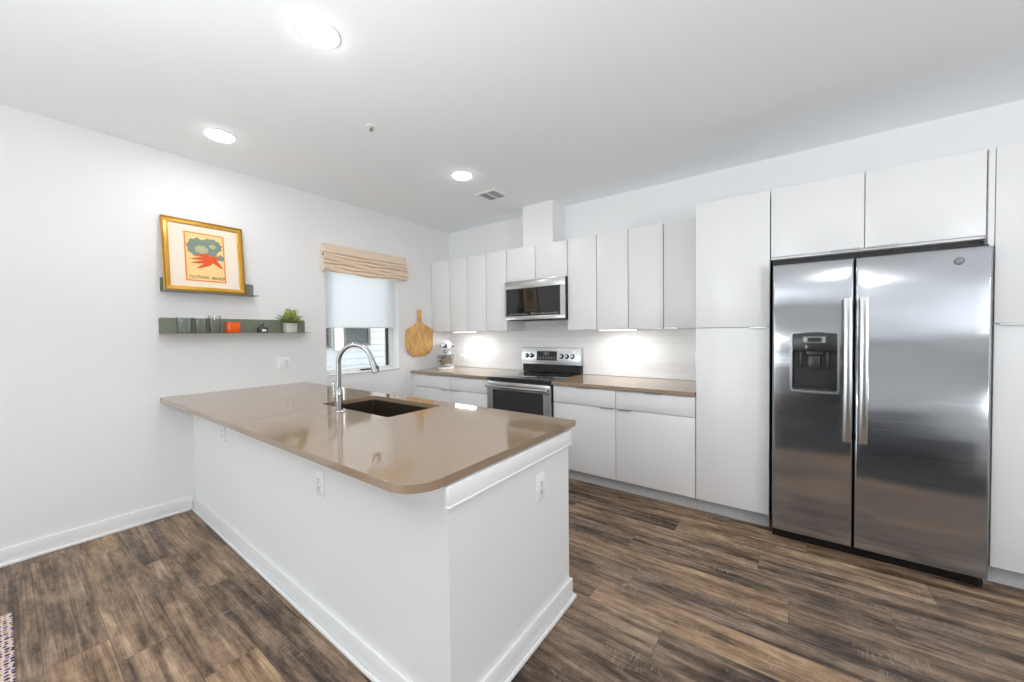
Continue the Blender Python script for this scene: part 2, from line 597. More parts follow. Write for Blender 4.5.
def glassmat(name, tint=(1, 1, 1), refl=0.08, rough=0.0, body=0.0):
    k = N(name)
    nt = k.t
    nt.nodes.remove(k.b)
    tr = k.n('ShaderNodeBsdfTransparent')
    tr.inputs['Color'].default_value = (*tint, 1)
    gl = k.n('ShaderNodeBsdfGlossy')
    gl.inputs['Roughness'].default_value = rough
    fr = k.n('ShaderNodeLayerWeight')
    fr.inputs['Blend'].default_value = 0.25
    ms = k.n('ShaderNodeMixShader')
    k.l(k.math('ADD', refl, k.math('MULTIPLY', fr.outputs['Fresnel'], 0.6)), ms.inputs[0])
    k.l(tr.outputs[0], ms.inputs[1])
    k.l(gl.outputs[0], ms.inputs[2])
    k.l(ms.outputs[0], k.out.inputs['Surface'])
    return k.m
M_GLASS = glassmat('window_glass', (0.96, 0.98, 0.97), 0.03)
M_TUMBLER = glassmat('tumbler_glass', (0.95, 0.96, 0.95), 0.03, 0.02)
M_NWIN = simple('neighbour_glass', (0.03, 0.035, 0.035), 0.08, spec=0.3, noise=0.3, nscale=4)

def rugmat():
    k = N('woven_rug')
    tc = k.n('ShaderNodeTexCoord')
    mp = k.n('ShaderNodeMapping')
    mp.inputs['Scale'].default_value = (42, 50, 1)
    k.l(tc.outputs['Object'], mp.inputs['Vector'])
    vo = k.n('ShaderNodeTexVoronoi', Scale=1)
    vo.inputs['Randomness'].default_value = 0.35
    k.l(mp.outputs[0], vo.inputs['Vector'])
    sep = k.n('ShaderNodeSeparateColor')
    k.l(vo.outputs['Color'], sep.inputs[0])
    cr = k.n('ShaderNodeValToRGB')
    cr.color_ramp.interpolation = 'CONSTANT'
    el = cr.color_ramp.elements
    el[0].position, el[0].color = 0.0, (0.03, 0.025, 0.08, 1)
    el[1].position, el[1].color = 0.35, (0.22, 0.06, 0.14, 1)
    for p, c in ((0.5, (0.50, 0.30, 0.06, 1)), (0.62, (0.16, 0.10, 0.30, 1)), (0.8, (0.08, 0.03, 0.04, 1))):
        e = el.new(p)
        e.color = c
    k.l(sep.outputs[0], cr.inputs[0])
    mx = k.n('ShaderNodeMix', data_type='RGBA')
    k.l(k.math('LESS_THAN', vo.outputs['Distance'], 0.40), mx.inputs[0])
    mx.inputs[6].default_value = (0.72, 0.58, 0.52, 1)
    k.l(cr.outputs[0], mx.inputs[7])
    k.l(mx.outputs[2], k.b.inputs['Base Color'])
    k.b.inputs['Roughness'].default_value = 0.95
    k.bump(vo.outputs['Distance'], 0.5, 0.004)
    return k.m
M_RUG = rugmat()

def sidingmat():
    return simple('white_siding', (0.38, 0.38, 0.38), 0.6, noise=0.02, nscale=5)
M_SIDING = sidingmat()

# ------------------------------------------------------------------ room shell
H = 2.765
YB, YF, XR = 3.74, -3.6, 8.0
WY0, WY1, WZ0, WZ1 = 1.965, 2.855, 0.945, 2.20       # window opening in the left wall
struct(B().box(-0.2, XR + 0.2, YF - 0.2, YB + 0.2, -0.10, 0).done('floor', M_FLOOR))
struct(B().box(-0.2, XR + 0.2, YF - 0.2, YB + 0.2, H, H + 0.12).done('ceiling', M_CEIL))
b = B()
b.box(-0.16, 0, YF, WY0, 0, H).box(-0.16, 0, WY1, YB, 0, H).box(-0.16, 0, WY0, WY1, 0, WZ0).box(-0.16, 0, WY0, WY1, WZ1, H)
struct(b.done('wall_left', M_WALL))
struct(B().box(-0.16, XR + 0.16, YB, YB + 0.16, 0, H).done('wall_back', M_WALL))
struct(B().box(XR, XR + 0.16, YF, YB, 0, H).done('wall_right', M_WALL))
GX0, GX1, GZ1 = 0.3, 2.3, 2.35
b = B()
b.box(-0.16, GX0, YF - 0.16, YF, 0, H).box(GX1, XR + 0.16, YF - 0.16, YF, 0, H).box(GX0, GX1, YF - 0.16, YF, GZ1, H)
struct(b.done('wall_front', M_WALL))
# boxed duct chase above the microwave cabinet
struct(B().box(1.425, 1.805, 3.463, YB, 2.297, H).done('trim_1', M_WALL))
# baseboard with shoe moulding along the left wall
def bb_profile(t0, sgn, base):
    return None
b = B()
b.box(0, 0.014, YF, 0.871, 0, 0.105, 0.004).box(0.012, 0.028, YF, 0.857, 0, 0.02, 0.006)
struct(b.done('baseboard_left', M_TRIM))
b = B()
b.box(XR - 0.014, XR, YF, YB, 0, 0.105, 0.004).box(XR - 0.028, XR - 0.012, YF, YB, 0, 0.02, 0.006)
struct(b.done('baseboard_right', M_TRIM))

# ------------------------------------------------------------------ unseen patio window added behind the camera to let daylight in
w2 = thing('window_2', '', '', (1.5, YF, 0))
del w2['label'], w2['category']
struct(w2)
b = B()
for a, c in ((GX0, GX0 + 0.06), (1.27, 1.33), (GX1 - 0.06, GX1)):
    b.box(a, c, YF - 0.12, YF - 0.04, 0, GZ1, 0.004)
b.box(GX0 + 0.06, 1.27, YF - 0.12, YF - 0.04, 0, 0.06, 0.004).box(1.33, GX1 - 0.06, YF - 0.12, YF - 0.04, 0, 0.06, 0.004)
b.box(GX0 + 0.06, 1.27, YF - 0.12, YF - 0.04, GZ1 - 0.06, GZ1, 0.004).box(1.33, GX1 - 0.06, YF - 0.12, YF - 0.04, GZ1 - 0.06, GZ1, 0.004)
b.done('window_frame', M_VINYL, w2)
B().box(GX0 + 0.06, 1.27, YF - 0.085, YF - 0.075, 0.06, GZ1 - 0.06).box(1.33, GX1 - 0.06, YF - 0.085, YF - 0.075, 0.06, GZ1 - 0.06).done('pane', M_GLASS, w2)

# ------------------------------------------------------------------ kitchen window in the left wall
w1 = thing('window_1', '', '', (0, 2.41, WZ0))
del w1['label'], w1['category']
struct(w1)
fx0, fx1 = -0.15, -0.10
b = B()
b.box(fx0, fx1, WY0, WY0 + 0.05, WZ0, WZ1, 0.003)
b.box(fx0, fx1, WY1 - 0.062, WY1, WZ0, WZ1, 0.003)
b.box(fx0, fx1, WY0 + 0.05, WY1 - 0.062, WZ0, WZ0 + 0.045, 0.003)
b.box(fx0, fx1, WY0 + 0.05, WY1 - 0.062, WZ1 - 0.05, WZ1, 0.003)
b.done('window_frame', M_VINYL, w1)
b = B()
b.box(-0.143, -0.118, WY1 - 0.10, WY1 - 0.064, WZ0 + 0.046, WZ1 - 0.052, 0.002)
b.done('window_track', M_TRACK, w1, label='dark brown screen track')
B().box(-0.134, -0.130, WY0 + 0.051, WY1 - 0.101, WZ0 + 0.046, WZ1 - 0.051).done('pane', M_GLASS, w1)
B().box(-0.10, 0.012, WY0 - 0.0, WY1 + 0.0, WZ0, WZ0 + 0.012, 0.004).done('window_sill', M_TRIM, w1)
b = B()
b.box(-0.098, -0.090, 2.40, 2.56, WZ0 + 0.014, WZ0 + 0.03, 0.002)
b.done('window_latch', M_CHAR, w1)

# roller shade
rs = thing('roller_shade', 'white translucent roller shade lowered halfway over the kitchen window', 'window shade', (-0.05, 2.41, 2.16))
B().box(-0.052, -0.0495, WY0 + 0.006, WY1 - 0.006, 1.452, 2.15).done('shade_fabric', M_ROLLER, rs)
B().box(-0.057, -0.045, WY0 + 0.006, WY1 - 0.006, 1.438, 1.454, 0.003).done('hem_bar', M_VINYL, rs)
B().cyl((-0.05, 2.41, 2.165), 0.022, WY1 - WY0 - 0.012, 'Y').done('roller_tube', M_VINYL, rs)

# roman shade
def roman():
    r = thing('roman_shade', 'cream linen roman shade gathered in folds above the kitchen window', 'window shade', (0, 2.46, 2.29))
    y0, y1 = 1.925, 2.955
    prof = []
    # (depth, height) from the top downwards with billowing folds
    prof += [(0.004, 2.294), (0.036, 2.294), (0.042, 2.288), (0.043, 2.255), (0.044, 2.235)]
    zs, nf = 2.235, 6
    for i in range(nf):
        zt = zs - i * 0.0345
        d = 0.040 + 0.005 * i
        prof += [(d + 0.014, zt - 0.008), (d + 0.021, zt - 0.020), (d + 0.016, zt - 0.032), (d - 0.006, zt - 0.035), (d - 0.008, zt - 0.037)]
    prof += [(0.062, 2.018), (0.010, 2.016)]
    n = 64
    bm = bmesh.new()
    rows = []
    for j in range(n + 1):
        u = j / n
        y = y0 + (y1 - y0) * u
        row = []
        for i, (d, z) in enumerate(prof):
            k = max(0, i - 5) / 24
            w = 0 if i < 4 or i >= len(prof) - 1 else 1
            sag = -0.020 * sin(pi * u) * k + 0.006 * sin(u * 17 + i * 0.45) * min(1, k * 3) + 0.012 * (u - 0.5) * sin(i * 0.8) * min(1, k * 3)
            dx = 0.007 * sin(u * 9 + i * 0.9) * w * min(1, k * 4)
            row.append(bm.verts.new((max(0.003, d + dx), y, z + sag * w)))
        rows.append(row)
    m = len(prof)
    for a, c in zip(rows, rows[1:]):
        for i in range(m):
            bm.faces.new((a[i], a[(i + 1) % m], c[(i + 1) % m], c[i]))
    bm.faces.new(rows[0])
    bm.faces.new(rows[-1])
    bmesh.ops.recalc_face_normals(bm, faces=bm.faces)
    b = B()
    b._merge(bm, 0, True)
    for f in b.bm.faces:
        f.smooth = True
    o = b.done('shade_fabric', M_LINEN, r)
    for y in (y0 + 0.03, y1 - 0.03):
        bt = B()
        bt.cyl((0.045, y, 2.276), 0.006, 0.006, 'X', n=16)
        bt.done('tack', M_HANDLE, r)
roman()

# ------------------------------------------------------------------ outside: neighbour's wall
nb = thing('neighbouring_house', 'white clapboard house wall with dark windows seen outside the kitchen window', 'building', (-2.6, 4.0, -0.5))
b = B()
z = -0.5
poly = []
while z < 4.5:
    poly += [(-2.5 + 0.0, z), (-2.512, z + 0.118), (-2.516, z + 0.12)]
    z += 0.12
outl = [(-2.56, -0.5)] + poly + [(-2.56, z)]
outl = [(a, c) for a, c in outl]
b.prism(outl, 1.2, 9.0, 'Y')
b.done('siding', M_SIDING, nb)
for (ya, yb_, za, zb) in ((2.55, 3.33, 1.14, 2.3), (3.55, 4.08, 1.16, 2.3)):
    b = B()
    b.box(-2.50, -2.46, ya, ya + 0.045, za, zb).box(-2.50, -2.46, yb_ - 0.045, yb_, za, zb)
    b.box(-2.50, -2.46, ya + 0.045, yb_ - 0.045, za, za + 0.045).box(-2.50, -2.46, ya + 0.045, yb_ - 0.045, zb - 0.045, zb)
    fr = b.done('house_window', M_TRACK, nb)
    B().box(-2.495, -2.480, ya + 0.045, yb_ - 0.045, za + 0.045, zb - 0.045).done('pane', M_NWIN, fr)
B().box(-2.50, -2.455, 3.40, 3.545, 1.10, 2.36, 0.004).done('corner_board', M_TRIM, nb)
struct(B().box(-9, -0.16, -5, 12, -0.6, -0.5).done('ground', M_GROUND))

# ------------------------------------------------------------------ backsplash
tag(B().box(0.0005, 3.249, YB - 0.009, YB - 0.0003, 0.912, 1.45).done('tile_backsplash', M_TILE), 'white glazed subway tile backsplash between the worktops and wall cabinets', 'backsplash')

# ------------------------------------------------------------------ cabinets
def pull(b, x0, x1, y, z, up=True):
    """thin folded edge pull on the edge of a front; y = front face"""
    b.box(x0, x1, y - 0.012, y + 0.012, z - 0.0012, z + 0.0012)
    if up:
        b.box(x0, x1, y - 0.0135, y - 0.0115, z - 0.007, z + 0.0012)
    else:
        b.box(x0, x1, y - 0.0135, y - 0.0115, z - 0.0012, z + 0.007)

def upper(x0, x1, doors, z0, label, z1=2.295, yf=3.385, pulls=(), yb=YB):
    t = thing('wall_cabinet', label, 'cabinet', ((x0 + x1) / 2, yb, z0), None)
    bo = B().box(x0 + 0.0005, x1 - 0.0005, yf + 0.021, yb - 0.001, z0, z1, 0.001).done('body', [M_CAB, M_CAB_SHADE], t)
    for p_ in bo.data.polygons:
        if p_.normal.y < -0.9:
            p_.material_index = 1      # box front darkened, shade of the door gaps put into the colour
    n = len(doors) - 1
    for i in range(n):
        a, c = doors[i] + 0.0034, doors[i + 1] - 0.0034
        d = B().box(a, c, yf, yf + 0.019, z0 - 0.004, z1 + 0.002, 0.0015).done('door', M_CAB, t)
        if i < len(pulls) and pulls[i]:
            p = B()
            pa = a + 0.012 if pulls[i] == 'L' else c - 0.112
            pull(p, pa, pa + 0.10, yf + 0.0, z0 - 0.0055, up=False)
            p.done('handle', M_PULL, d)
    return t
UZ = 1.394
upper(0.003, 0.337, (0.003, 0.337), UZ, 'narrow white wall cabinet in the corner above the stand mixer', pulls=('R',))
upper(0.337, 0.947, (0.337, 0.640, 0.947), UZ, 'white double-door wall cabinet between the corner cabinet and the microwave group', pulls=('L', 'R'))
upper(0.947, 1.250, (0.947, 1.250), UZ, 'single-door white wall cabinet beside the left end of the microwave', pulls=('L',))
upper(1.252, 2.014, (1.252, 1.632, 2.014), 1.938, 'short white double-door wall cabinet directly above the microwave', pulls=())
upper(2.016, 2.326, (2.016, 2.326), UZ, 'single-door white wall cabinet touching the right side of the microwave', pulls=('R',))
upper(2.326, 2.940, (2.326, 2.632, 2.940), UZ, 'white double-door wall cabinet over the lit part of the right worktop', pulls=('R', 'R'))
upper(2.940, 3.250, (2.940, 3.250), UZ, 'white wall cabinet next to the tall pantry cabinet', pulls=('L',))

def base(x0, x1, label, filler=None):
    yf = 3.05
    t = thing('base_cabinet', label, 'cabinet', ((x0 + x1) / 2, YB, 0), None)
    b = B().box(x0 + 0.0005, x1 - 0.0005, yf + 0.021, YB - 0.002, 0.105, 0.879, 0.001)
    b.done('body', M_CAB_SHADE, t)
    B().box(x0 + 0.0005, x1 - 0.0005, 3.116, 3.130, 0.0, 0.105).done('toe_kick', M_TOE, t)
    a, c = (filler if filler else x0) + 0.0025, x1 - 0.0025
    if filler:
        B().box(x0, filler - 0.001, yf + 0.001, yf + 0.019, 0.108, 0.872, 0.001).done('filler_strip', M_CAB, t)
    d = B().box(a, c, yf, yf + 0.019, 0.718, 0.868, 0.0015).done('drawer', M_CAB, t)
    p = B()
    m = (a + c) / 2
    pull(p, m - 0.065, m + 0.065, yf, 0.870)
    p.done('handle', M_PULL, d)
    d = B().box(a, c, yf, yf + 0.019, 0.108, 0.712, 0.0015).done('door', M_CAB, t)
    return t, d, a, c
t, d, a, c = base(0.003, 0.659, 'white base cabinet with drawer against the window wall', 0.055)
p = B(); pull(p, c - 0.13, c - 0.02, 3.05, 0.7145); p.done('handle', M_PULL, d)
t, d, a, c = base(0.659, 1.256, 'white base cabinet with drawer beside the left side of the stove')
p = B(); pull(p, a + 0.02, a + 0.13, 3.05, 0.7145); p.done('handle', M_PULL, d)
t, d, a, c = base(2.032, 2.635, 'white base cabinet with drawer touching the right side of the stove')
p = B(); pull(p, c - 0.13, c - 0.015, 3.05, 0.7145); p.done('handle', M_PULL, d)
t, d, a, c = base(2.635, 3.250, 'white base cabinet with drawer next to the tall pantry cabinet')
p = B(); pull(p, a + 0.015, a + 0.13, 3.05, 0.7145); p.done('handle', M_PULL, d)

def tall(x0, x1, label, side):
    yf = 3.05
    t = thing('pantry_cabinet', label, 'cabinet', ((x0 + x1) / 2, YB, 0), None)
    B().box(x0 + 0.0005, x1 - 0.0005, yf + 0.021, YB - 0.002, 0.105, 2.295, 0.001).done('body', M_CAB_SHADE if side else M_CAB, t)
    B().box(x0 + 0.0005, x1 - 0.0005, 3.116, 3.130, 0.0, 0.105).done('toe_kick', M_TOE, t)
    a, c = x0 + 0.002, x1 - 0.002
    d = B().box(a, c, yf, yf + 0.019, 0.108, 1.383, 0.0015).done('door', M_CAB, t)
    p = B(); s0 = (c - 0.115) if side else (a + 0.015)
    pull(p, s0, s0 + 0.10, yf, 1.3865); p.done('handle', M_PULL, d)
    B().box(a, c, yf, yf + 0.019, 1.389, 2.297, 0.0015).done('door', M_CAB, t)
tall(3.252, 3.706, 'tall white pantry cabinet on the dispenser side of the refrigerator', True)
tall(4.664, 5.274, 'tall white pantry cabinet cut off by the photo edge beyond the refrigerator', False)
# cabinet over the fridge
t = thing('bridge_cabinet', 'wide white two-door cabinet bridging over the refrigerator', 'cabinet', (4.18, YB, 1.84))
B().box(3.709, 4.640, 3.071, YB - 0.002, 1.836, 2.295, 0.001).done('body', M_CAB, t)
for a, c, s in ((3.711, 4.166, 'R'), (4.171, 4.634, 'L')):
    d = B().box(a, c, 3.05, 3.069, 1.850, 2.297, 0.0015).done('door', M_CAB, t)
    p = B(); s0 = (c - 0.15) if s == 'R' else (a + 0.01)
    pull(p, s0, s0 + 0.13, 3.05, 1.8475, up=False); p.done('handle', M_PULL, d)
t = tag(B().prism([(YB - 0.002, 0.0), (YB - 0.002, 2.295), (3.05, 2.295), (3.05, 1.79), (3.11, 1.79), (3.11, 0.0)], 4.641, 4.662, 'X').done('refrigerator_side_panel', M_CAB), 'thin white floor-to-top panel between refrigerator and tall cabinet at the photo edge', 'panel')

# under-cabinet lights
for x0, x1, lab in ((0.34, 0.70, 'slim glowing light bar under the wall cabinet by the mixer'), (2.32, 2.69, 'slim glowing light bar under the wall cabinet over the right worktop')):
    t = thing('under_cabinet_light', lab, 'light', ((x0 + x1) / 2, 3.46, UZ), 'under-cabinet light bars')
    B().box(x0, x1, 3.43, 3.49, UZ - 0.012, UZ - 0.0002, 0.002).done('housing', M_VINYL, t)
    B().box(x0 + 0.01, x1 - 0.01, 3.436, 3.484, UZ - 0.016, UZ - 0.0125, 0.001).done('lens', M_ULENS, t)
    ld = bpy.data.lights.new('strip_light', 'AREA')
    ld.shape = 'RECTANGLE'
    ld.size, ld.size_y = x1 - x0 - 0.03, 0.05
    ld.energy = UNDER_W
    ld.color = (1, 0.99, 0.97)
    lo = bpy.data.objects.new('strip_light', ld)
    COL.objects.link(lo)
    lo.parent = t
    lo.location = (0, 0, -0.018)

# ------------------------------------------------------------------ countertops
def slab(name, label, outer, hole, z0, z1, bevel=0.002):
    bm = bmesh.new()
    es = []
    for loop in ([outer] + ([hole] if hole else [])):
        vs = [bm.verts.new((x, y, z1)) for x, y in loop]
        for i in range(len(vs)):
            es.append(bm.edges.new((vs[i], vs[(i + 1) % len(vs)])))
    if hole:
        bmesh.ops.triangle_fill(bm, edges=es, use_beauty=True)
    else:
        bm.faces.new(bm.verts)
    top = list(bm.faces)
    r = bmesh.ops.extrude_face_region(bm, geom=top)
    for v in [g for g in r['geom'] if isinstance(g, bmesh.types.BMVert)]:
        v.co.z = z0
    bmesh.ops.recalc_face_normals(bm, faces=bm.faces)
    b = B()
    b._merge(bm)
    o = b.done(name, M_QUARTZ)
    md = o.modifiers.new('bevel', 'BEVEL')
    md.width = bevel
    md.segments = 2
    md.limit_method = 'ANGLE'
    md.angle_limit = radians(60)
    tag(o, label, 'countertop')
    return o
def arc(cx, cy, r, a0, a1, n=14):
    return [(cx + r * cos(radians(a0 + (a1 - a0) * i / n)), cy + r * sin(radians(a0 + (a1 - a0) * i / n))) for i in range(n + 1)]
PX1 = 2.913
outer = [(0.002, 0.697)] + arc(PX1 - 0.115, 0.697 + 0.115, 0.115, -90, 0) + [(PX1, 1.752), (0.002, 1.737)]
SX0, SX1, SY0, SY1 = 1.30, 2.03, 1.245, 1.642
rr = 0.025
hole = arc(SX0 + rr, SY0 + rr, rr, 180, 270, 5) + arc(SX1 - rr, SY0 + rr, rr, 270, 360, 5) + arc(SX1 - rr, SY1 - rr, rr, 0, 90, 5) + arc(SX0 + rr, SY1 - rr, rr, 90, 180, 5)
slab('peninsula_countertop', 'long glossy taupe quartz countertop with rounded corner on the white peninsula', outer, hole, 0.879, 0.909)
slab('kitchen_countertop', 'taupe quartz worktop between the window wall and the stove', [(0.001, 3.022), (1.2575, 3.022), (1.2575, 3.7308), (0.001, 3.7308)], None, 0.880, 0.910)
slab('kitchen_countertop', 'taupe quartz worktop between the stove and the tall pantry cabinet', [(2.0285, 3.022), (3.249, 3.022), (3.249, 3.7308), (2.0285, 3.7308)], None, 0.880, 0.910)

# sink
t = thing('kitchen_sink', 'dark brown rectangular undermount sink set in the peninsula countertop', 'sink', ((SX0 + SX1) / 2, (SY0 + SY1) / 2, 0.66))
bm = bmesh.new()
def rrect(x0, x1, y0, y1, r, z, n=5):
    pts = arc(x0 + r, y0 + r, r, 180, 270, n) + arc(x1 - r, y0 + r, r, 270, 360, n) + arc(x1 - r, y1 - r, r, 0, 90, n) + arc(x0 + r, y1 - r, r, 90, 180, n)
    return [bm.verts.new((x, y, z)) for x, y in pts]
zt = 0.8785
L = [rrect(SX0 - 0.022, SX1 + 0.022, SY0 - 0.022, SY1 + 0.022, 0.04, zt),
     rrect(SX0 - 0.003, SX1 + 0.003, SY0 - 0.003, SY1 + 0.003, 0.028, zt),
     rrect(SX0 - 0.002, SX1 + 0.002, SY0 - 0.002, SY1 + 0.002, 0.028, zt - 0.19),
     rrect(SX0 + 0.02, SX1 - 0.02, SY0 + 0.02, SY1 - 0.02, 0.03, zt - 0.21)]
Lo = [rrect(SX0 - 0.022, SX1 + 0.022, SY0 - 0.022, SY1 + 0.022, 0.04, zt - 0.012),
      rrect(SX0 - 0.012, SX1 + 0.012, SY0 - 0.012, SY1 + 0.012, 0.034, zt - 0.014),
      rrect(SX0 - 0.012, SX1 + 0.012, SY0 - 0.012, SY1 + 0.012, 0.034, zt - 0.20),
      rrect(SX0 + 0.015, SX1 - 0.015, SY0 + 0.015, SY1 - 0.015, 0.03, zt - 0.222)]
for seq in (L, Lo):
    for a, c in zip(seq, seq[1:]):
        for i in range(len(a)):
            j = (i + 1) % len(a)
            bm.faces.new((a[i], a[j], c[j], c[i]))
for i in range(len(L[0])):
    j = (i + 1) % len(L[0])
    bm.faces.new((L[0][i], L[0][j], Lo[0][j], Lo[0][i]))
bm.faces.new(L[-1]); bm.faces.new(Lo[-1])
bmesh.ops.recalc_face_normals(bm, faces=bm.faces)
b = B(); b._merge(bm); b.done('basin', M_SINK, t)
b = B(); b.cyl(((SX0 + SX1) / 2, (SY0 + SY1) / 2, zt - 0.2085), 0.045, 0.004, n=32, bev=0.001); b.done('drain', M_CHROME, t)

# faucet
FX, FY, FZ = 1.665, 1.172, 0.909
t = thing('kitchen_faucet', 'tall brushed steel gooseneck faucet with side lever in front of the sink', 'faucet', (FX, FY, FZ))
b = B()
b.lathe((FX, FY, FZ), [(0, 0), (0.029, 0), (0.029, 0.004), (0.026, 0.007), (0.021, 0.010), (0.021, 0.10), (0.0205, 0.125), (0.017, 0.135), (0.0145, 0.145), (0.0, 0.145)], 32)
b.done('faucet_body', M_CHROME, t)
# the spout swings towards the right over the basin
dirv = Vector((0.92, 0.39, 0)).normalized()
pts = []
R0 = 0.111
top = 0.287
for i in range(6):
    pts.append(Vector((FX, FY, FZ + 0.14 + (top - 0.14) * i / 5)))
for i in range(1, 23):
    a = radians(180 - i * 163 / 22)
    pts.append(Vector((FX, FY, FZ + top)) + dirv * (R0 + R0 * cos(a)) + Vector((0, 0, R0 * sin(a))))
B().tube(pts, 0.0135, 20).done('spout', M_CHROME, t)
e = pts[-1]
dd = (pts[-1] - pts[-2]).normalized()
hd = B().tube([e, e + dd * 0.006, e + dd * 0.03, e + dd * 0.070, e + dd * 0.086, e + dd * 0.089], [0.0145, 0.0155, 0.0165, 0.0195, 0.0195, 0.017], 20).done('spray_head', M_CHROME, t)
sd = dirv
B().box(-0.004, 0.004, -0.006, 0.006, -0.014, 0.014, 0.003, M=Matrix.Translation(e + dd * 0.06 + sd * 0.0205)).done('button', M_CHAR, hd)
b = B()
kx = Vector((-0.85, 0.1, 0)).normalized()
b.cyl(Vector((FX, FY, FZ + 0.062)) + kx * 0.034, 0.0165, 0.046, kx, n=24, bev=0.003)
b.ball(Vector((FX, FY, FZ + 0.062)) + kx * 0.060, 0.0165)
lv = b.done('lever_hub', M_CHROME, t)
p0 = Vector((FX, FY, FZ + 0.072)) + kx * 0.064
B().tube([p0, p0 + Vector((-0.004, 0, 0.03)), p0 + Vector((-0.012, 0, 0.075)), p0 + Vector((-0.016, 0, 0.105))], [0.006, 0.005, 0.0052, 0.0058], 12).done('lever', M_CHROME, lv)

# ------------------------------------------------------------------ peninsula
PE = 2.90
t = thing('kitchen_peninsula', 'white painted half wall peninsula running out from the picture wall', 'kitchen island', (1.5, 1.25, 0))
b = B()
b.prism([(0.001, 0.886), (PE, 0.852), (PE, 0.985), (0.001, 0.985)], 0, 0.878)
b.box(PE - 0.10, PE, 0.985, 1.690, 0, 0.878)
b.done('half_wall', M_WALL, t)
b = B()
b.box(0.001, PE - 0.10, 1.668, 1.682, 0.105, 0.870, 0.001)
b.box(0.001, PE - 0.10, 1.60, 1.612, 0.0, 0.105)
b.done('cabinet_back', M_CAB, t)
b = B()
b.box(PE, PE + 0.020, 0.836, 1.690, 0.806, 0.872, 0.002)
b.box(PE, PE + 0.023, 0.834, 1.690, 0.800, 0.8075, 0.002)
b.done('apron_board', M_TRIM, t)
# baseboard wrapping the front and the end
b = B()
b.prism([(0.0145, 0.8715), (PE + 0.014, 0.8375), (PE + 0.014, 1.690 + 0.014), (PE - 0.05, 1.690 + 0.014), (PE - 0.05, 1.6905), (PE + 0.0005, 1.6905), (PE + 0.0005, 0.8515), (0.0145, 0.8855)], 0.0, 0.105, 'Z', bev=0.003)
b.done('baseboard', M_TRIM, t)
b = B()
b.prism([(0.029, 0.856), (PE + 0.030, 0.822), (PE + 0.030, 1.720), (PE - 0.05, 1.720), (PE - 0.05, 1.7045), (PE + 0.0145, 1.7045), (PE + 0.0145, 0.837), (0.029, 0.871)], 0.0, 0.020, 'Z', bev=0.006)
b.done('shoe_moulding', M_TRIM, t)

# ------------------------------------------------------------------ outlets
def outlet(name, label, Mx, kind='outlet', w=0.072, h=0.117, cat='outlet', parts=None):
    """plate in local x (width), z (height), facing -y"""
    loc = Mx.to_translation()
    t = thing(name, label, cat, loc)
    b = B().box(-w / 2, w / 2, -0.006, 0, -h / 2, h / 2, 0.0025)
    b.bm.transform(Mx)
    pl = b.done('cover_plate', M_PLATE, t)
    def put(bb, nm, m):
        bb.bm.transform(Mx)
        return bb.done(nm, m, pl)
    parts = parts or [('outlet', 0, 0)]
    for k, cx, cz in parts:
        if k == 'outlet':
            put(B().box(cx - 0.0165, cx + 0.0165, -0.0085, -0.0062, cz - 0.034, cz + 0.034, 0.001), 'receptacle', M_PLATE)
            s = B()
            for dz in (0.019, -0.019):
                s.box(cx - 0.0085, cx - 0.0055, -0.0092, -0.0086, cz + dz - 0.005, cz + dz + 0.006)
                s.box(cx + 0.0050, cx + 0.0080, -0.0092, -0.0086, cz + dz - 0.004, cz + dz + 0.005)
                s.cyl((cx, -0.0089, cz + dz - 0.0115), 0.003, 0.0006, 'Y', n=12)
            put(s, 'slots', M_SLOT)
        else:
            put(B().box(cx - 0.0165, cx + 0.0165, -0.0105, -0.0062, cz - 0.034, cz + 0.034, 0.0015), 'switch_paddle', M_PLATE)
    return t
FR = Matrix.Identity(4)
def at(x, y, z, deg=0, roll=0):
    return Matrix.Translation((x, y, z)) @ Matrix.Rotation(radians(deg), 4, 'Z') @ Matrix.Rotation(radians(roll), 4, 'Y')
outlet('power_outlet', 'white outlet under the countertop overhang nearest the picture wall', at(0.720, 0.8772, 0.712, -0.67))
outlet('power_outlet', 'white outlet on the long front of the peninsula nearer the rounded corner', at(2.050, 0.8616, 0.678, -0.67))
outlet('power_outlet', 'white outlet on the short end face of the peninsula', at(PE + 0.0002, 1.418, 0.672, 90))
outlet('light_switch', 'white wall plate with switches below the green shelf and above the countertop', at(0.0002, 1.56, 1.105, 90), w=0.118, h=0.117, cat='switch', parts=[('switch', -0.024, 0), ('outlet', 0.024, 0)])
outlet('power_outlet', 'white outlet on the tiles near the stove under the bright light bar', at(2.475, YB - 0.0092, 1.115))
outlet('power_outlet', 'white outlet on the tiles beside the tall pantry cabinet', at(3.165, YB - 0.0092, 1.115))
outlet('power_outlet', 'small sideways white outlet on the tiles behind the stand mixer', at(0.225, YB - 0.0092, 1.045, 0, 90))

# ------------------------------------------------------------------ refrigerator
FYF = 2.965
t = thing('refrigerator', 'stainless side-by-side refrigerator with ice and water dispenser', 'refrigerator', (4.18, 3.4, 0))
B().box(3.722, 4.634, 3.035, 3.70, 0.02, 1.775, 0.004).box(3.722, 4.634, 3.075, 3.69, 1.7755, 1.826, 0.003).done('body', M_BLACK, t)  # upper black box fills the gap above, standing in for its shade
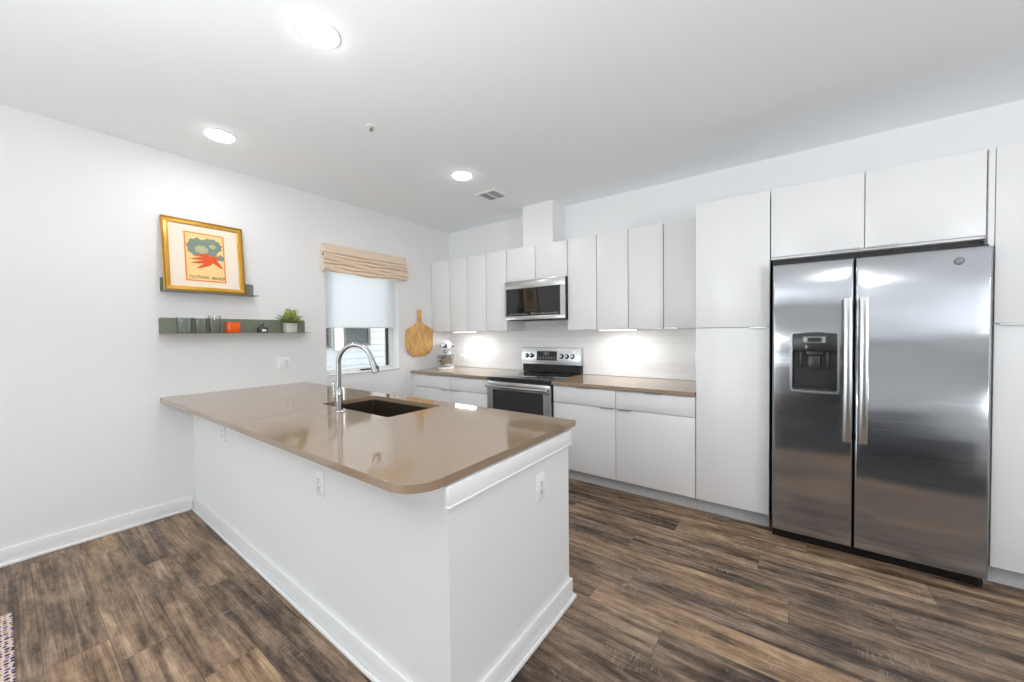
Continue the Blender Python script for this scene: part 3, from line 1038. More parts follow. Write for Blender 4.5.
# toe grille
b = B()
b.box(3.724, 4.632, 3.010, 3.034, 0.004, 0.062, 0.003)
for i in range(6):
    b.box(3.74, 4.616, 3.003, 3.0095, 0.012 + i * 0.008, 0.016 + i * 0.008)
b.done('toe_grille', M_BLACK, t)
def door_poly(x0, x1, yf, yb, rl, rr_):
    pts = []
    n = 8
    pts += [(x0, yb)]
    pts += [(x0 + rl - rl * cos(radians(90 * i / n)), yf + rl - rl * sin(radians(90 * i / n))) for i in range(n + 1)]
    m = 10
    bow = 0.0015
    for i in range(1, m):
        u = i / m
        pts.append((x0 + rl + (x1 - rr_ - x0 - rl) * u, yf - bow * sin(pi * u)))
    pts += [(x1 - rr_ + rr_ * sin(radians(90 * i / n)), yf + rr_ - rr_ * cos(radians(90 * i / n))) for i in range(n + 1)]
    pts += [(x1, yb)]
    return pts
DZ0, DZ1 = 0.066, 1.782
# left (freezer) door with the dispenser opening: built of four solid parts around it in one mesh
dx0, dx1, dz0, dz1 = 3.822, 4.046, 0.985, 1.345
def fridge_door(x0, x1, op=None):
    pl = door_poly(x0, x1, FYF, 3.030, 0.012, 0.012)
    bm = bmesh.new()
    zs = [DZ0, DZ0 + 0.004, DZ1 - 0.010, DZ1 - 0.003, DZ1] if not op else [DZ0, DZ0 + 0.004, op[2], op[3], DZ1 - 0.010, DZ1 - 0.003, DZ1]
    ins = {DZ0: 0.004, DZ1: 0.008, DZ1 - 0.003: 0.003}
    if op:
        # add exact columns at the opening's sides
        def yat(x):
            for (a, ya), (c, yc) in zip(pl, pl[1:]):
                if a <= x <= c and c > a:
                    return ya + (yc - ya) * (x - a) / (c - a)
        pl2 = [p for p in pl if not (abs(p[0] - op[0]) < 0.004 or abs(p[0] - op[1]) < 0.004)]
        for xx in (op[0], op[1]):
            yy = yat(xx)
            k = max(i for i, p in enumerate(pl2) if p[0] < xx and i < len(pl2) - 1)
            pl2.insert(k + 1, (xx, yy))
        pl = pl2
    rows = []
    cy = 3.030
    for zz in zs:
        k = ins.get(zz, 0)
        rows.append([bm.verts.new((x, min(y + k, cy), zz)) for x, y in pl])
    n = len(pl)
    for r0, r1, za in zip(rows, rows[1:], zs):
        for i in range(n):
            j = (i + 1) % n
            if op and za == op[2] and i < n - 1 and pl[i][0] >= op[0] - 1e-6 and pl[j][0] <= op[1] + 1e-6 and pl[i][1] < 3.0:
                continue
            bm.faces.new((r0[i], r0[j], r1[j], r1[i]))
    bm.faces.new(rows[0]); bm.faces.new(rows[-1])
    if op:
        # recess walls
        r0, r1 = rows[2], rows[3]
        idx = [i for i in range(n) if pl[i][0] >= op[0] - 1e-6 and pl[i][0] <= op[1] + 1e-6 and pl[i][1] < 3.0]
        ring = [r0[i] for i in idx] + [r1[i] for i in reversed(idx)]
        back = [bm.verts.new((v.co.x, 3.020, v.co.z)) for v in ring]
        for i in range(len(ring)):
            j = (i + 1) % len(ring)
            bm.faces.new((ring[i], ring[j], back[j], back[i]))
        bm.faces.new(back)
    bmesh.ops.recalc_face_normals(bm, faces=bm.faces)
    b = B(); b._merge(bm)
    return b
d1 = fridge_door(3.724, 4.115, (dx0, dx1, dz0, dz1)).done('door', M_STEEL, t)
d2 = fridge_door(4.122, 4.637).done('door', M_STEEL, t)
def bar_handle(xa, parent):
    b = B()
    z0, z1 = 0.700, 1.548
    n = 24
    bm = bmesh.new()
    rings = []
    for i in range(n + 1):
        u = i / n
        z = z0 + (z1 - z0) * u
        bow = 0.016 * (1 - (2 * u - 1) ** 4)
        yf = FYF - 0.030 - bow
        w = 0.021
        ring = []
        for dx, dy in ((-w, 0.004), (-w * 0.85, -0.004), (-w * 0.4, -0.008), (w * 0.4, -0.008), (w * 0.85, -0.004), (w, 0.004), (w * 0.7, 0.010), (-w * 0.7, 0.010)):
            ring.append(bm.verts.new((xa + dx, yf + dy, z)))
        rings.append(ring)
    for a, c in zip(rings, rings[1:]):
        for i in range(8):
            bm.faces.new((a[i], a[(i + 1) % 8], c[(i + 1) % 8], c[i]))
    bm.faces.new(rings[0]); bm.faces.new(rings[-1])
    bmesh.ops.recalc_face_normals(bm, faces=bm.faces)
    b._merge(bm)
    b.box(xa - 0.014, xa + 0.014, FYF - 0.034, FYF + 0.0005, z0 + 0.010, z0 + 0.05, 0.004)
    b.box(xa - 0.014, xa + 0.014, FYF - 0.034, FYF + 0.0005, z1 - 0.05, z1 - 0.010, 0.004)
    b.done('handle', M_HANDLE, parent)
bar_handle(4.085, d1)
bar_handle(4.155, d2)
# dispenser
b = B()
fy = FYF - 0.008
bm = bmesh.new()
def fr_ring(x0, x1, z0, z1, r, y, sag=0.0, n=6):
    pts = arc(x0 + r, z0 + r, r, 180, 270, n) + arc(x1 - r, z0 + r, r, 270, 360, n) + arc(x1 - r, z1 - r, r, 0, 90, n) + arc(x0 + r, z1 - r, r, 90, 180, n)
    return [bm.verts.new((x, y, z)) for x, z in pts]
A = fr_ring(dx0 - 0.008, dx1 + 0.008, dz0 - 0.010, dz1 + 0.010, 0.018, FYF - 0.0015)
A2 = fr_ring(dx0 - 0.007, dx1 + 0.007, dz0 - 0.009, dz1 + 0.009, 0.018, fy)
C2 = fr_ring(dx0 + 0.004, dx1 - 0.004, dz0 + 0.004, dz1 - 0.002, 0.010, fy)
C = fr_ring(dx0 + 0.005, dx1 - 0.005, dz0 + 0.005, dz1 - 0.003, 0.010, 3.0)
for a, c in ((A, A2), (A2, C2), (C2, C)):
    for i in range(len(a)):
        j = (i + 1) % len(a)
        bm.faces.new((a[i], a[j], c[j], c[i]))
bmesh.ops.recalc_face_normals(bm, faces=bm.faces)
b._merge(bm)
dp = b.done('dispenser_frame', M_HANDLE, d1, label='bright rim around the dispenser')
# parts inside (kept as parts of the door's level through d1)
b = B()
b.prism([(dx0 + 0.0055, 1.236)] + [(dx1 - 0.0055, 1.236), (dx1 - 0.0055, 1.338)] + [(dx1 - 0.006 - (dx1 - dx0 - 0.012) * i / 10, 1.338 + 0.012 * sin(pi * i / 10)) for i in range(1, 10)] + [(dx0 + 0.0055, 1.338)], FYF - 0.014, FYF + 0.03, 'Y', bev=0.002)
b.done('control_panel', M_CHAR, d1)
b = B().box(3.878, 3.990, FYF - 0.0165, FYF - 0.0142, 1.283, 1.325, 0.001)
b.done('display_bezel', M_LCD, d1)
B().box(3.903, 3.965, FYF - 0.0178, FYF - 0.0167, 1.292, 1.314).done('display', M_BLACK, d1)
b = B()
for i in range(3):
    b.box(3.884, 3.896, FYF - 0.0175, FYF - 0.0167, 1.288 + i * 0.012, 1.294 + i * 0.012)
    b.box(3.972, 3.984, FYF - 0.0175, FYF - 0.0167, 1.288 + i * 0.012, 1.294 + i * 0.012)
b.box(3.893, 3.897, FYF - 0.0152, FYF - 0.0142, 1.246, 1.272).box(3.885, 3.905, FYF - 0.0152, FYF - 0.0142, 1.257, 1.260)
b.done('control_keys', M_MARK, d1)
b = B().box(dx0 + 0.0055, dx1 - 0.0055, 3.006, 3.019, dz0 + 0.005, 1.235)
b.done('dispenser_back', M_BLACK, d1)
b = B()
b.box(3.895, 3.975, 2.970, 3.005, 1.205, 1.235, 0.004)
b.box(3.905, 3.962, 2.972, 2.984, 1.115, 1.204, 0.004)
b.box(3.862, 3.876, 2.975, 2.99, 1.13, 1.235, 0.003).box(3.992, 4.006, 2.975, 2.99, 1.13, 1.235, 0.003)
b.done('dispenser_paddle', M_CHAR, d1)
b = B().box(dx0 + 0.008, dx1 - 0.008, FYF - 0.004, 3.004, dz0 + 0.006, dz0 + 0.016, 0.002)
for i in range(8):
    b.box(dx0 + 0.02 + i * 0.024, dx0 + 0.034 + i * 0.024, FYF + 0.002, 3.0, dz0 + 0.016, dz0 + 0.019)
b.done('drip_tray', M_CHAR, d1)
# round emblem
b = B()
b.lathe((4.522, FYF - 0.0045, 1.716), [(0, -0.004), (0.015, -0.004), (0.0185, -0.0025), (0.0195, 0), (0, 0)], 32, M=Matrix.Rotation(-pi / 2, 4, 'X').inverted())
em = b.done('emblem', M_EMB, d2, label='small round grey badge')
b = B()
for xa, xb in ((3.728, 3.83), (4.53, 4.632)):
    B().box(xa, xb, 3.0, 3.034, 1.7825, 1.795, 0.003).done('hinge_cover', M_BLACK, t)

# emblem lettering
MX = Matrix.Translation((4.522, FYF - 0.0092, 1.716)) @ Matrix.Rotation(pi / 2, 4, 'X')
def txt(name, s, mat, parent, size, M, **k):
    return text_part(s, name, mat, parent, size, M, **k)
txt('emblem_lettering', 'GE', M_MARK, d2, 0.020, MX)

# ------------------------------------------------------------------ microwave
mx0, mx1, my, mz0, mz1 = 1.256, 2.010, 3.335, 1.503, 1.932
t = thing('microwave', 'stainless over-the-range microwave with dark glass door above the stove', 'microwave', (1.633, 3.5, mz0))
B().box(mx0, mx1, my + 0.019, YB - 0.0095, mz0 + 0.006, mz1, 0.003).done('body', M_CHAR, t)
b = B()
gx0, gx1, gz0, gz1 = mx0 + 0.022, 1.958, mz0 + 0.045, mz1 - 0.088
b.box(mx0, mx1, my, my + 0.018, gz1, mz1 - 0.003, 0.004)
b.box(mx0, mx1, my, my + 0.018, mz0 + 0.004, gz0, 0.004)
b.box(mx0, gx0, my, my + 0.018, gz0, gz1)
b.box(gx1, mx1, my, my + 0.018, gz0, gz1)
dr = b.done('door', M_STEEL2, t)
B().box(gx0 + 0.0005, gx1 - 0.0005, my + 0.003, my + 0.017, gz0 + 0.0005, gz1 - 0.0005).done('glass', M_DGLASS, dr)
b = B()
for i in range(24):
    x = gx0 + 0.03 + i * 0.0265
    if 10 <= i <= 11:
        continue
    b.box(x, x + 0.012, my + 0.0018, my + 0.0028, gz0 + 0.014, gz0 + 0.019)
    if i % 3:
        b.box(x, x + 0.009, my + 0.0018, my + 0.0028, gz0 + 0.024, gz0 + 0.028)
b.done('control_keys', M_MARK, dr)
B().box(1.60, 1.64, my + 0.0015, my + 0.0028, gz0 + 0.012, gz0 + 0.032).done('display', M_LCD, dr)
b = B().box(mx0 + 0.02, mx1 - 0.02, my + 0.05, YB - 0.02, mz0 - 0.002, mz0 + 0.0055)
b.box(1.50, 1.80, my + 0.06, my + 0.16, mz0 - 0.008, mz0 - 0.0025, 0.002)
b.done('vent_grille', M_BLACK, t)

# ------------------------------------------------------------------ range
rx0, rx1 = 1.262, 2.024
ry = 3.005
t = thing('stove', 'stainless electric range with black glass cooktop and back control panel', 'stove', (1.643, 3.4, 0))
B().box(rx0 + 0.002, rx1 - 0.002, ry + 0.045, 3.70, 0.03, 0.888, 0.002).done('body', M_CHAR, t)
b = B().box(rx0 - 0.001, rx1 + 0.001, ry + 0.002, 3.66, 0.8885, 0.914, 0.004)
ck = b.done('cooktop', M_DGLASS, t)
for (bx, by, br) in ((1.45, 3.17, 0.115), (1.83, 3.17, 0.085), (1.45, 3.45, 0.075), (1.83, 3.45, 0.10)):
    b = B()
    b.lathe((bx, by, 0.914), [(br, 0.0001), (br, 0.0004), (br - 0.003, 0.0004), (br - 0.003, 0.0001)], 48)
    b.done('burner_ring', M_BURN, ck)
# oven door
b = B()
oz0, oz1 = 0.245, 0.868
wx0, wx1, wz0, wz1 = rx0 + 0.075, rx1 - 0.075, 0.40, 0.782
b.box(rx0 + 0.003, rx1 - 0.003, ry, ry + 0.044, wz1, oz1, 0.004)
b.box(rx0 + 0.003, rx1 - 0.003, ry, ry + 0.044, oz0, wz0, 0.004)
b.box(rx0 + 0.003, wx0, ry, ry + 0.044, wz0, wz1)
b.box(wx1, rx1 - 0.003, ry, ry + 0.044, wz0, wz1)
od = b.done('oven_door', M_STEEL2, t)
B().box(wx0 + 0.0005, wx1 - 0.0005, ry + 0.002, ry + 0.04, wz0 + 0.0005, wz1 - 0.0005).done('oven_window', M_OGLASS, od)
b = B()
hz = 0.822
b.tube([(rx0 + 0.015, ry - 0.040, hz)] + [(rx0 + 0.015 + (rx1 - rx0 - 0.03) * i / 12, ry - 0.040 - 0.012 * sin(pi * i / 12), hz) for i in range(1, 12)] + [(rx1 - 0.015, ry - 0.040, hz)], 0.0125, 16)
for x in (rx0 + 0.035, rx1 - 0.035):
    b.box(x - 0.012, x + 0.012, ry - 0.040, ry + 0.001, hz - 0.010, hz + 0.010, 0.003)
b.done('handle', M_HANDLE, od)
B().box(rx0 + 0.003, rx1 - 0.003, ry, ry + 0.044, 0.06, 0.238, 0.004).done('drawer', M_STEEL2, t)
B().box(rx0 + 0.02, rx1 - 0.02, ry + 0.06, ry + 0.08, 0.0, 0.058).done('foot_rail', M_BLACK, t)
# backguard
by = 3.655
b = B()
b.prism([(3.668, 0.915), (3.7295, 0.915), (3.7295, 1.005), (3.668, 1.005)], rx0 + 0.008, rx1 - 0.008, 'X')
b.done('backguard_base', M_BLACK, t)
b = B()
b.prism([(3.640, 1.005), (3.7295, 1.005), (3.7295, 1.195), (3.678, 1.195), (3.664, 1.190)], rx0 - 0.002, rx1 + 0.002, 'X', bev=0.002)
bg_ = b.done('backguard', M_STEEL2, t)
# tilt of the front face
P0, P1 = Vector((0, 3.640, 1.005)), Vector((0, 3.664, 1.190))
tv = (P1 - P0).normalized()
nv = Vector((0, -tv.z, tv.y))
def face(x, u, off):
    return Vector((x, 0, 0)) + P0 + tv * u + nv * off
Mface = Matrix(((1, 0, 0, 0), (0, -nv.y, tv.y, 0), (0, -nv.z, tv.z, 0), (0, 0, 0, 1)))
def facebox(x0, x1, u0, u1, o0, o1, bev=0.0):
    b = B().box(x0, x1, -o1, -o0, u0, u1, bev)
    for v in b.bm.verts:
        x, y, z = v.co
        v.co = Vector((x, 0, 0)) + P0 + tv * z + nv * (-y)
    bmesh.ops.recalc_face_normals(b.bm, faces=b.bm.faces)
    return b
facebox(1.475, 1.735, 0.045, 0.150, 0.0012, 0.003).done('control_panel', M_BLACK, bg_)
facebox(1.565, 1.635, 0.105, 0.138, 0.0032, 0.0038).done('display', M_LCD, bg_)
b = None
bm_all = B()
for i in range(7):
    for j in range(2):
        x = 1.492 + i * 0.034
        q = facebox(x, x + 0.014, 0.062 + j * 0.018, 0.067 + j * 0.018, 0.0032, 0.0038)
        me = bpy.data.meshes.new('q'); q.bm.to_mesh(me); bm_all.bm.from_mesh(me); bpy.data.meshes.remove(me)
bm_all.done('control_keys', M_MARK, bg_)
for x in (1.335, 1.398, 1.795, 1.862, 1.929):
    b = B()
    c = face(x, 0.095, 0.0)
    b.cyl(c + nv * 0.005, 0.027, 0.008, nv, n=28, bev=0.002, mi=1)
    b.cyl(c + nv * 0.0185, 0.020, 0.020, nv, n=28, r2=0.018, bev=0.003)
    b.done('knob', [M_HANDLE, M_BLACK], bg_)

# ------------------------------------------------------------------ stand mixer
cx, cy = 0.215, 3.44
zc = 0.910
t = thing('stand_mixer', 'white stand mixer with steel bowl in the far corner of the worktop', 'mixer', (cx, cy, zc))
Z45 = Matrix.Translation((cx, cy, zc)) @ Matrix.Rotation(radians(-52), 4, 'Z')   # local +x points to the room
b = B()
outl = arc(0.075, 0, 0.105, -90, 90, 16) + arc(-0.115, 0, 0.075, 90, 270, 12)
b.prism(outl, 0.0, 0.026, 'Z', bev=0.006)
b.bm.transform(Z45); b.done('base', M_WHITEENAMEL, t)
b = B()
b.prism([(-0.165, 0.02), (-0.055, 0.02), (-0.075, 0.10), (-0.070, 0.235), (-0.155, 0.235), (-0.160, 0.12)], -0.045, 0.045, 'Y', bev=0.018)
b.bm.transform(Z45); b.done('column', M_WHITEENAMEL, t)
b = B()
prof = [(0.0, -0.185), (0.035, -0.180), (0.060, -0.150), (0.070, -0.09), (0.070, 0.02), (0.064, 0.09), (0.054, 0.14), (0.046, 0.152), (0, 0.152)]
b.lathe((0, 0, 0), prof, 32, M=Matrix.Translation((0, 0, 0.300)) @ Matrix.Rotation(pi / 2, 4, 'Y'))
b.bm.transform(Z45); hd = b.done('motor_head', M_WHITEENAMEL, t)
b = B()
b.cyl((0.158, 0, 0.305), 0.036, 0.014, 'X', bev=0.003)
b.cyl((0.170, 0, 0.305), 0.022, 0.012, 'X', bev=0.003)
b.bm.transform(Z45); b.done('attachment_hub', M_CHROME, hd)
b = B()
b.lathe((0, 0, 0.300), [(0.0712, -0.002), (0.0720, 0), (0.0712, 0.002)], 32, M=Matrix.Rotation(pi / 2, 4, 'Y'))
b.box(-0.13, 0.10, -0.0735, -0.066, 0.296, 0.306, 0.002).box(-0.13, 0.10, 0.066, 0.0735, 0.296, 0.306, 0.002)
b.bm.transform(Z45); b.done('trim_band', M_CHROME, hd)
b = B(); b.cyl((0.075, 0, 0.222), 0.030, 0.03, bev=0.004).cyl((0.075, 0, 0.17), 0.007, 0.10)
b.bm.transform(Z45); b.done('beater_shaft', M_CHROME, hd)
for kx_, ky_ in ((-0.03, -0.078), (-0.07, 0.078)):
    b = B(); b.cyl((kx_, ky_, 0.285), 0.009, 0.025, 'Y', bev=0.003)
    b.bm.transform(Z45); b.done('knob', M_CHAR, hd)
b = B()
b.lathe((0.075, 0, 0.0262), [(0, 0), (0.052, 0), (0.054, 0.012), (0.060, 0.016), (0.085, 0.05), (0.102, 0.095), (0.106, 0.150), (0.110, 0.153), (0.109, 0.156), (0.103, 0.152), (0.099, 0.097), (0.080, 0.052), (0.05, 0.02), (0, 0.018)], 40)
b.bm.transform(Z45); bw = b.done('bowl', M_CHROME, t)
b = B(); hp = [(0.075 + 0.09, -0.055, 0.155), (0.075 + 0.118, -0.085, 0.15), (0.075 + 0.118, -0.088, 0.11), (0.075 + 0.105, -0.075, 0.085), (0.075 + 0.075, -0.045, 0.085)]
b.tube(hp, 0.006, 10); b.bm.transform(Z45); b.done('bowl_handle', M_CHROME, bw)

# ------------------------------------------------------------------ cutting board hanging on the wall
cyb = 3.165
t = thing('cutting_board', 'hanging wooden paddle cutting board between the window and the wall cabinets', 'cutting board', (0.0, cyb, 1.38))
pts = []
hw = 0.213
pts += arc(cyb - hw + 0.15, 1.083 + 0.15, 0.15, 180, 270, 10)
pts += arc(cyb + hw - 0.15, 1.083 + 0.15, 0.15, 270, 360, 10)
pts += [(cyb + hw, 1.40)] + arc(cyb + hw - 0.035, 1.40, 0.035, 0, 50, 5)
pts += [(cyb + 0.075, 1.487), (cyb + 0.042, 1.508), (cyb + 0.030, 1.54), (cyb + 0.025, 1.60), (cyb + 0.032, 1.64)]
pts += arc(cyb, 1.645, 0.034, 10, 170, 10)
pts += [(cyb - 0.032, 1.64), (cyb - 0.025, 1.60), (cyb - 0.030, 1.54), (cyb - 0.042, 1.508), (cyb - 0.075, 1.487)]
pts += arc(cyb - hw + 0.035, 1.40, 0.035, 130, 180, 5)
b = B(); b.prism(pts, 0.006, 0.026, 'X', bev=0.003)
b.done('board', M_BOARD, t)
b = B()
lp = [(0.014 + 0.015 * sin(pi * i / 10), cyb + 0.010 * cos(pi * (0.5 + i / 10 * 1.0)) , 1.655 + 0.035 * (1 - abs(i / 5 - 1))) for i in range(11)]
b.tube([(0.018, cyb - 0.005, 1.66), (0.014, cyb - 0.003, 1.70), (0.010, cyb, 1.712), (0.014, cyb + 0.003, 1.70), (0.018, cyb + 0.005, 1.66)], 0.0022, 8)
b.done('hanging_cord', M_MAT, t)
B().cyl((0.007, cyb, 1.712), 0.004, 0.012, 'X', n=12).done('nail', M_PULL, t)

# ------------------------------------------------------------------ shelves
def shelf(y0, y1, z0, h, dep, yl0, yl1, label):
    t = thing('picture_ledge', label, 'shelf', (0, (y0 + y1) / 2, z0), 'sage green metal ledges')
    r = 0.012
    pts = [(y0, z0)] + [(y1, z0)] + arc(y1 - r, z0 + h - r, r, 0, 90, 5) + arc(y0 + r, z0 + h - r, r, 90, 180, 5)
    B().prism(pts, 0.0005, 0.0045, 'X').done('back_plate', M_SHELF, t)
    B().prism([(0.0046, yl0), (dep, yl0), (dep, yl1), (0.0046, yl1)], z0, z0 + 0.004, 'Z').done('tray', M_SHELF, t)
    return t
shelf(0.716, 1.326, 1.706, 0.108, 0.125, 0.716, 1.326, 'short sage green metal ledge holding the framed picture')
shelf(0.702, 1.756, 1.387, 0.122, 0.125, 0.702, 1.756, 'long sage green metal ledge holding glasses, candle and plant')

# picture leaning on the upper shelf
pw, ph = 0.520, 0.568
y0p = 0.722
zb = 1.7105
ang = radians(6.0)
MP = Matrix.Translation((0.070, y0p + pw / 2, zb)) @ Matrix.Rotation(-ang, 4, 'Y') @ Matrix.Rotation(radians(90), 4, 'Z')
# local: x = along the wall (to +y), z up, -y towards the room
t = thing('framed_print', 'gold framed vegetable print leaning on the short green ledge', 'picture', (0.06, y0p + pw / 2, zb))
def pput(b, nm, m, par, **k):
    b.bm.transform(MP)
    return b.done(nm, m, par, **k)
fw = 0.040
b = B()
for (a0, a1, c0, c1) in ((-pw / 2, pw / 2, 0, fw), (-pw / 2, pw / 2, ph - fw, ph)):
    b.box(a0, a1, -0.022, 0, c0, c1, 0.004)
for s in (-1, 1):
    x_ = s * pw / 2
    b.box(min(x_, x_ - s * fw), max(x_, x_ - s * fw), -0.0215, -0.0005, fw - 0.004, ph - fw + 0.004, 0.004)
fr_ = pput(b, 'frame', M_GOLD, t)
b = B()
for (a0, a1, c0, c1) in ((-pw / 2 + 0.003, pw / 2 - 0.003, 0.003, 0.013), (-pw / 2 + 0.003, pw / 2 - 0.003, ph - 0.013, ph - 0.003)):
    b.box(a0, a1, -0.027, -0.0225, c0, c1, 0.002)
for s in (-1, 1):
    x_ = s * (pw / 2 - 0.003)
    b.box(min(x_, x_ - s * 0.010), max(x_, x_ - s * 0.010), -0.027, -0.0225, 0.013, ph - 0.013, 0.002)
pput(b, 'outer_bead', M_GOLD2, fr_)
ix, iz0, iz1 = pw / 2 - fw, fw, ph - fw
pput(B().box(-ix + 0.0005, ix - 0.0005, -0.012, -0.006, iz0 + 0.0005, iz1 - 0.0005), 'mat_board', M_MAT, t)
# print: plain vegetable print
px0, px1, pz0, pz1 = -0.130, 0.128, 0.085, 0.476
pr = pput(B().box(px0, px1, -0.0130, -0.0122, pz0, pz1), 'print_paper', M_PAPER, t)
b = B()
bw_ = 0.008
b.box(px0 + 0.002, px1 - 0.002, -0.0137, -0.0132, pz0 + 0.002, pz0 + 0.002 + bw_).box(px0 + 0.002, px1 - 0.002, -0.0137, -0.0132, pz1 - 0.002 - bw_, pz1 - 0.002)
b.box(px0 + 0.002, px0 + 0.002 + bw_, -0.0137, -0.0132, pz0 + 0.01, pz1 - 0.01).box(px1 - 0.002 - bw_, px1 - 0.002, -0.0137, -0.0132, pz0 + 0.01, pz1 - 0.01)
pput(b, 'print_border', M_ORANGE2, pr)
def blob(cx_, cz_, rx, rz, y0_, y1_, lob=0, amp=0.0, n=48, ph_=0.0, rot=0.0):
    pts_ = []
    for i in range(n):
        a = 2 * pi * i / n
        r_ = 1 + amp * sin(lob * a + ph_)
        u, v = rx * r_ * cos(a), rz * r_ * sin(a)
        pts_.append((cx_ + u * cos(rot) - v * sin(rot), cz_ + u * sin(rot) + v * cos(rot)))
    return B().prism(pts_, y0_, y1_, 'Y')
def many(lst, k_=1.0, c_=(0.0, 0.305)):
    out = B()
    for q in lst:
        for v_ in q.bm.verts:
            v_.co.x = c_[0] + (v_.co.x - c_[0]) * k_
            v_.co.z = c_[1] + (v_.co.z - c_[1]) * k_
        me = bpy.data.meshes.new('q'); q.bm.to_mesh(me); q.bm.free(); out.bm.from_mesh(me); bpy.data.meshes.remove(me)
    return out
pput(many([blob(-0.045, 0.355, 0.062, 0.068, -0.0138, -0.0132, 9, 0.07), blob(0.035, 0.375, 0.070, 0.055, -0.0139, -0.0133, 11, 0.07), blob(0.01, 0.33, 0.065, 0.045, -0.0140, -0.0134, 8, 0.08), blob(0.092, 0.29, 0.024, 0.022, -0.0139, -0.0133, 5, 0.2)], 1.06), 'printed_leaves', M_SAGEINK, pr)
pput(many([blob(-0.022, 0.340, 0.040, 0.030, -0.0146, -0.0141, 7, 0.08), blob(0.045, 0.372, 0.020, 0.016, -0.0146, -0.0141, 5, 0.1)], 1.06), 'printed_heart', M_SAGEINK2, pr)
car = []
for (ax, az, bx_, bz_, wd) in ((0.075, 0.285, -0.095, 0.262, 0.026), (0.060, 0.262, -0.090, 0.232, 0.024), (0.04, 0.275, 0.105, 0.205, 0.026), (0.03, 0.245, -0.055, 0.196, 0.022), (0.02, 0.30, -0.07, 0.29, 0.02)):
    d_ = Vector((bx_ - ax, bz_ - az)); ln = d_.length; d_.normalize(); nn = Vector((-d_.y, d_.x))
    pts_ = []
    for u, w_ in ((0, 0.6), (0.05, 0.95), (0.2, 1.0), (0.55, 0.75), (0.85, 0.35), (1.0, 0.04)):
        q = Vector((ax, az)) + d_ * ln * u + nn * wd / 1.6 * w_
        pts_.append((q.x, q.y))
    for u, w_ in ((1.0, 0.04), (0.85, 0.35), (0.55, 0.75), (0.2, 1.0), (0.05, 0.95), (0, 0.6)):
        q = Vector((ax, az)) + d_ * ln * u - nn * wd / 1.6 * w_
        pts_.append((q.x, q.y))
    car.append(B().prism(pts_, -0.0152 - 0.0001 * len(car), -0.0147, 'Y'))
pput(many(car, 1.06), 'printed_roots', M_ORANGE, pr)
def ptxt(s, x, z, size):
    M_ = MP @ Matrix.Translation((x, -0.0133, z)) @ Matrix.Rotation(pi / 2, 4, 'X') @ Matrix.Diagonal((0.66, 1, 1, 1))
    return text_part(s, 'print_lettering', M_INK, pr, size, M_, 0.0004, bold=0.0003)
ptxt('CULTIVONS', -0.048, 0.118, 0.034)
ptxt('MANOR', 0.080, 0.118, 0.034)
pput(B().box(0.026, 0.042, -0.0137, -0.0131, 0.116, 0.119), 'print_dash', M_INK, pr)
pput(B().box(-pw / 2 + 0.01, pw / 2 - 0.01, -0.0058, -0.0012, 0.01, ph - 0.01), 'backing', M_GOLD2, t)

# ------------------------------------------------------------------ things on the long shelf
SZ = 1.3912
sy = 0.068
def tumbler(y, r, h, label, x=sy):
    t = B()
    t.lathe((x, y, SZ), [(0, 0), (r * 0.86, 0), (r * 0.90, 0.003), (r, h), (r - 0.0025, h), (r * 0.90 - 0.003, 0.008), (0, 0.008)], 32)
    o = t.done('drinking_glass', M_TUMBLER)
    tag(o, label, 'glass', 'clear tumblers on the long ledge')
tumbler(0.838, 0.050, 0.120, 'clear tumbler at the end of the long green ledge')
tumbler(0.936, 0.044, 0.116, 'clear tumbler in the middle of the three clear glasses')
tumbler(1.024, 0.042, 0.138, 'tallest clear glass, standing nearest the orange candle')
# candle
t = thing('candle_jar', 'bright orange glass candle jar on the long green ledge', 'candle', (sy, 1.145, SZ))
b = B(); b.prism(arc(sy - 0.043 + 0.016, 1.145 - 0.046 + 0.016, 0.016, 180, 270, 5) + arc(sy + 0.043 - 0.016, 1.145 - 0.046 + 0.016, 0.016, 270, 360, 5) + arc(sy + 0.043 - 0.016, 1.145 + 0.046 - 0.016, 0.016, 0, 90, 5) + arc(sy - 0.043 + 0.016, 1.145 + 0.046 - 0.016, 0.016, 90, 180, 5), SZ, SZ + 0.088, 'Z', bev=0.005)
b.done('jar', M_CANDLE, t)
b = B(); b.tube([(sy, 1.145, SZ + 0.0885), (sy + 0.001, 1.146, SZ + 0.096)], 0.0012, 6); b.done('wick', M_CHAR, t)
# smoked bottle
t = thing('glass_bottle', 'squat smoked glass bottle with round stopper beside the potted plant', 'bottle', (sy, 1.365, SZ))
b = B(); b.lathe((sy, 1.365, SZ), [(0, 0), (0.034, 0), (0.041, 0.006), (0.042, 0.028), (0.036, 0.046), (0.018, 0.056), (0.013, 0.062), (0.013, 0.074), (0.017, 0.077), (0, 0.077)], 28)
b.done('vessel', M_DKBOT, t)
b = B(); b.ball((sy, 1.365, SZ + 0.090), 0.0145); b.done('stopper', M_TUMBLER, t)
b = B(); b.box(sy + 0.030, sy + 0.0436, 1.350, 1.382, SZ + 0.010, SZ + 0.030, 0.002); b.done('paper_label', M_PLATE, t)
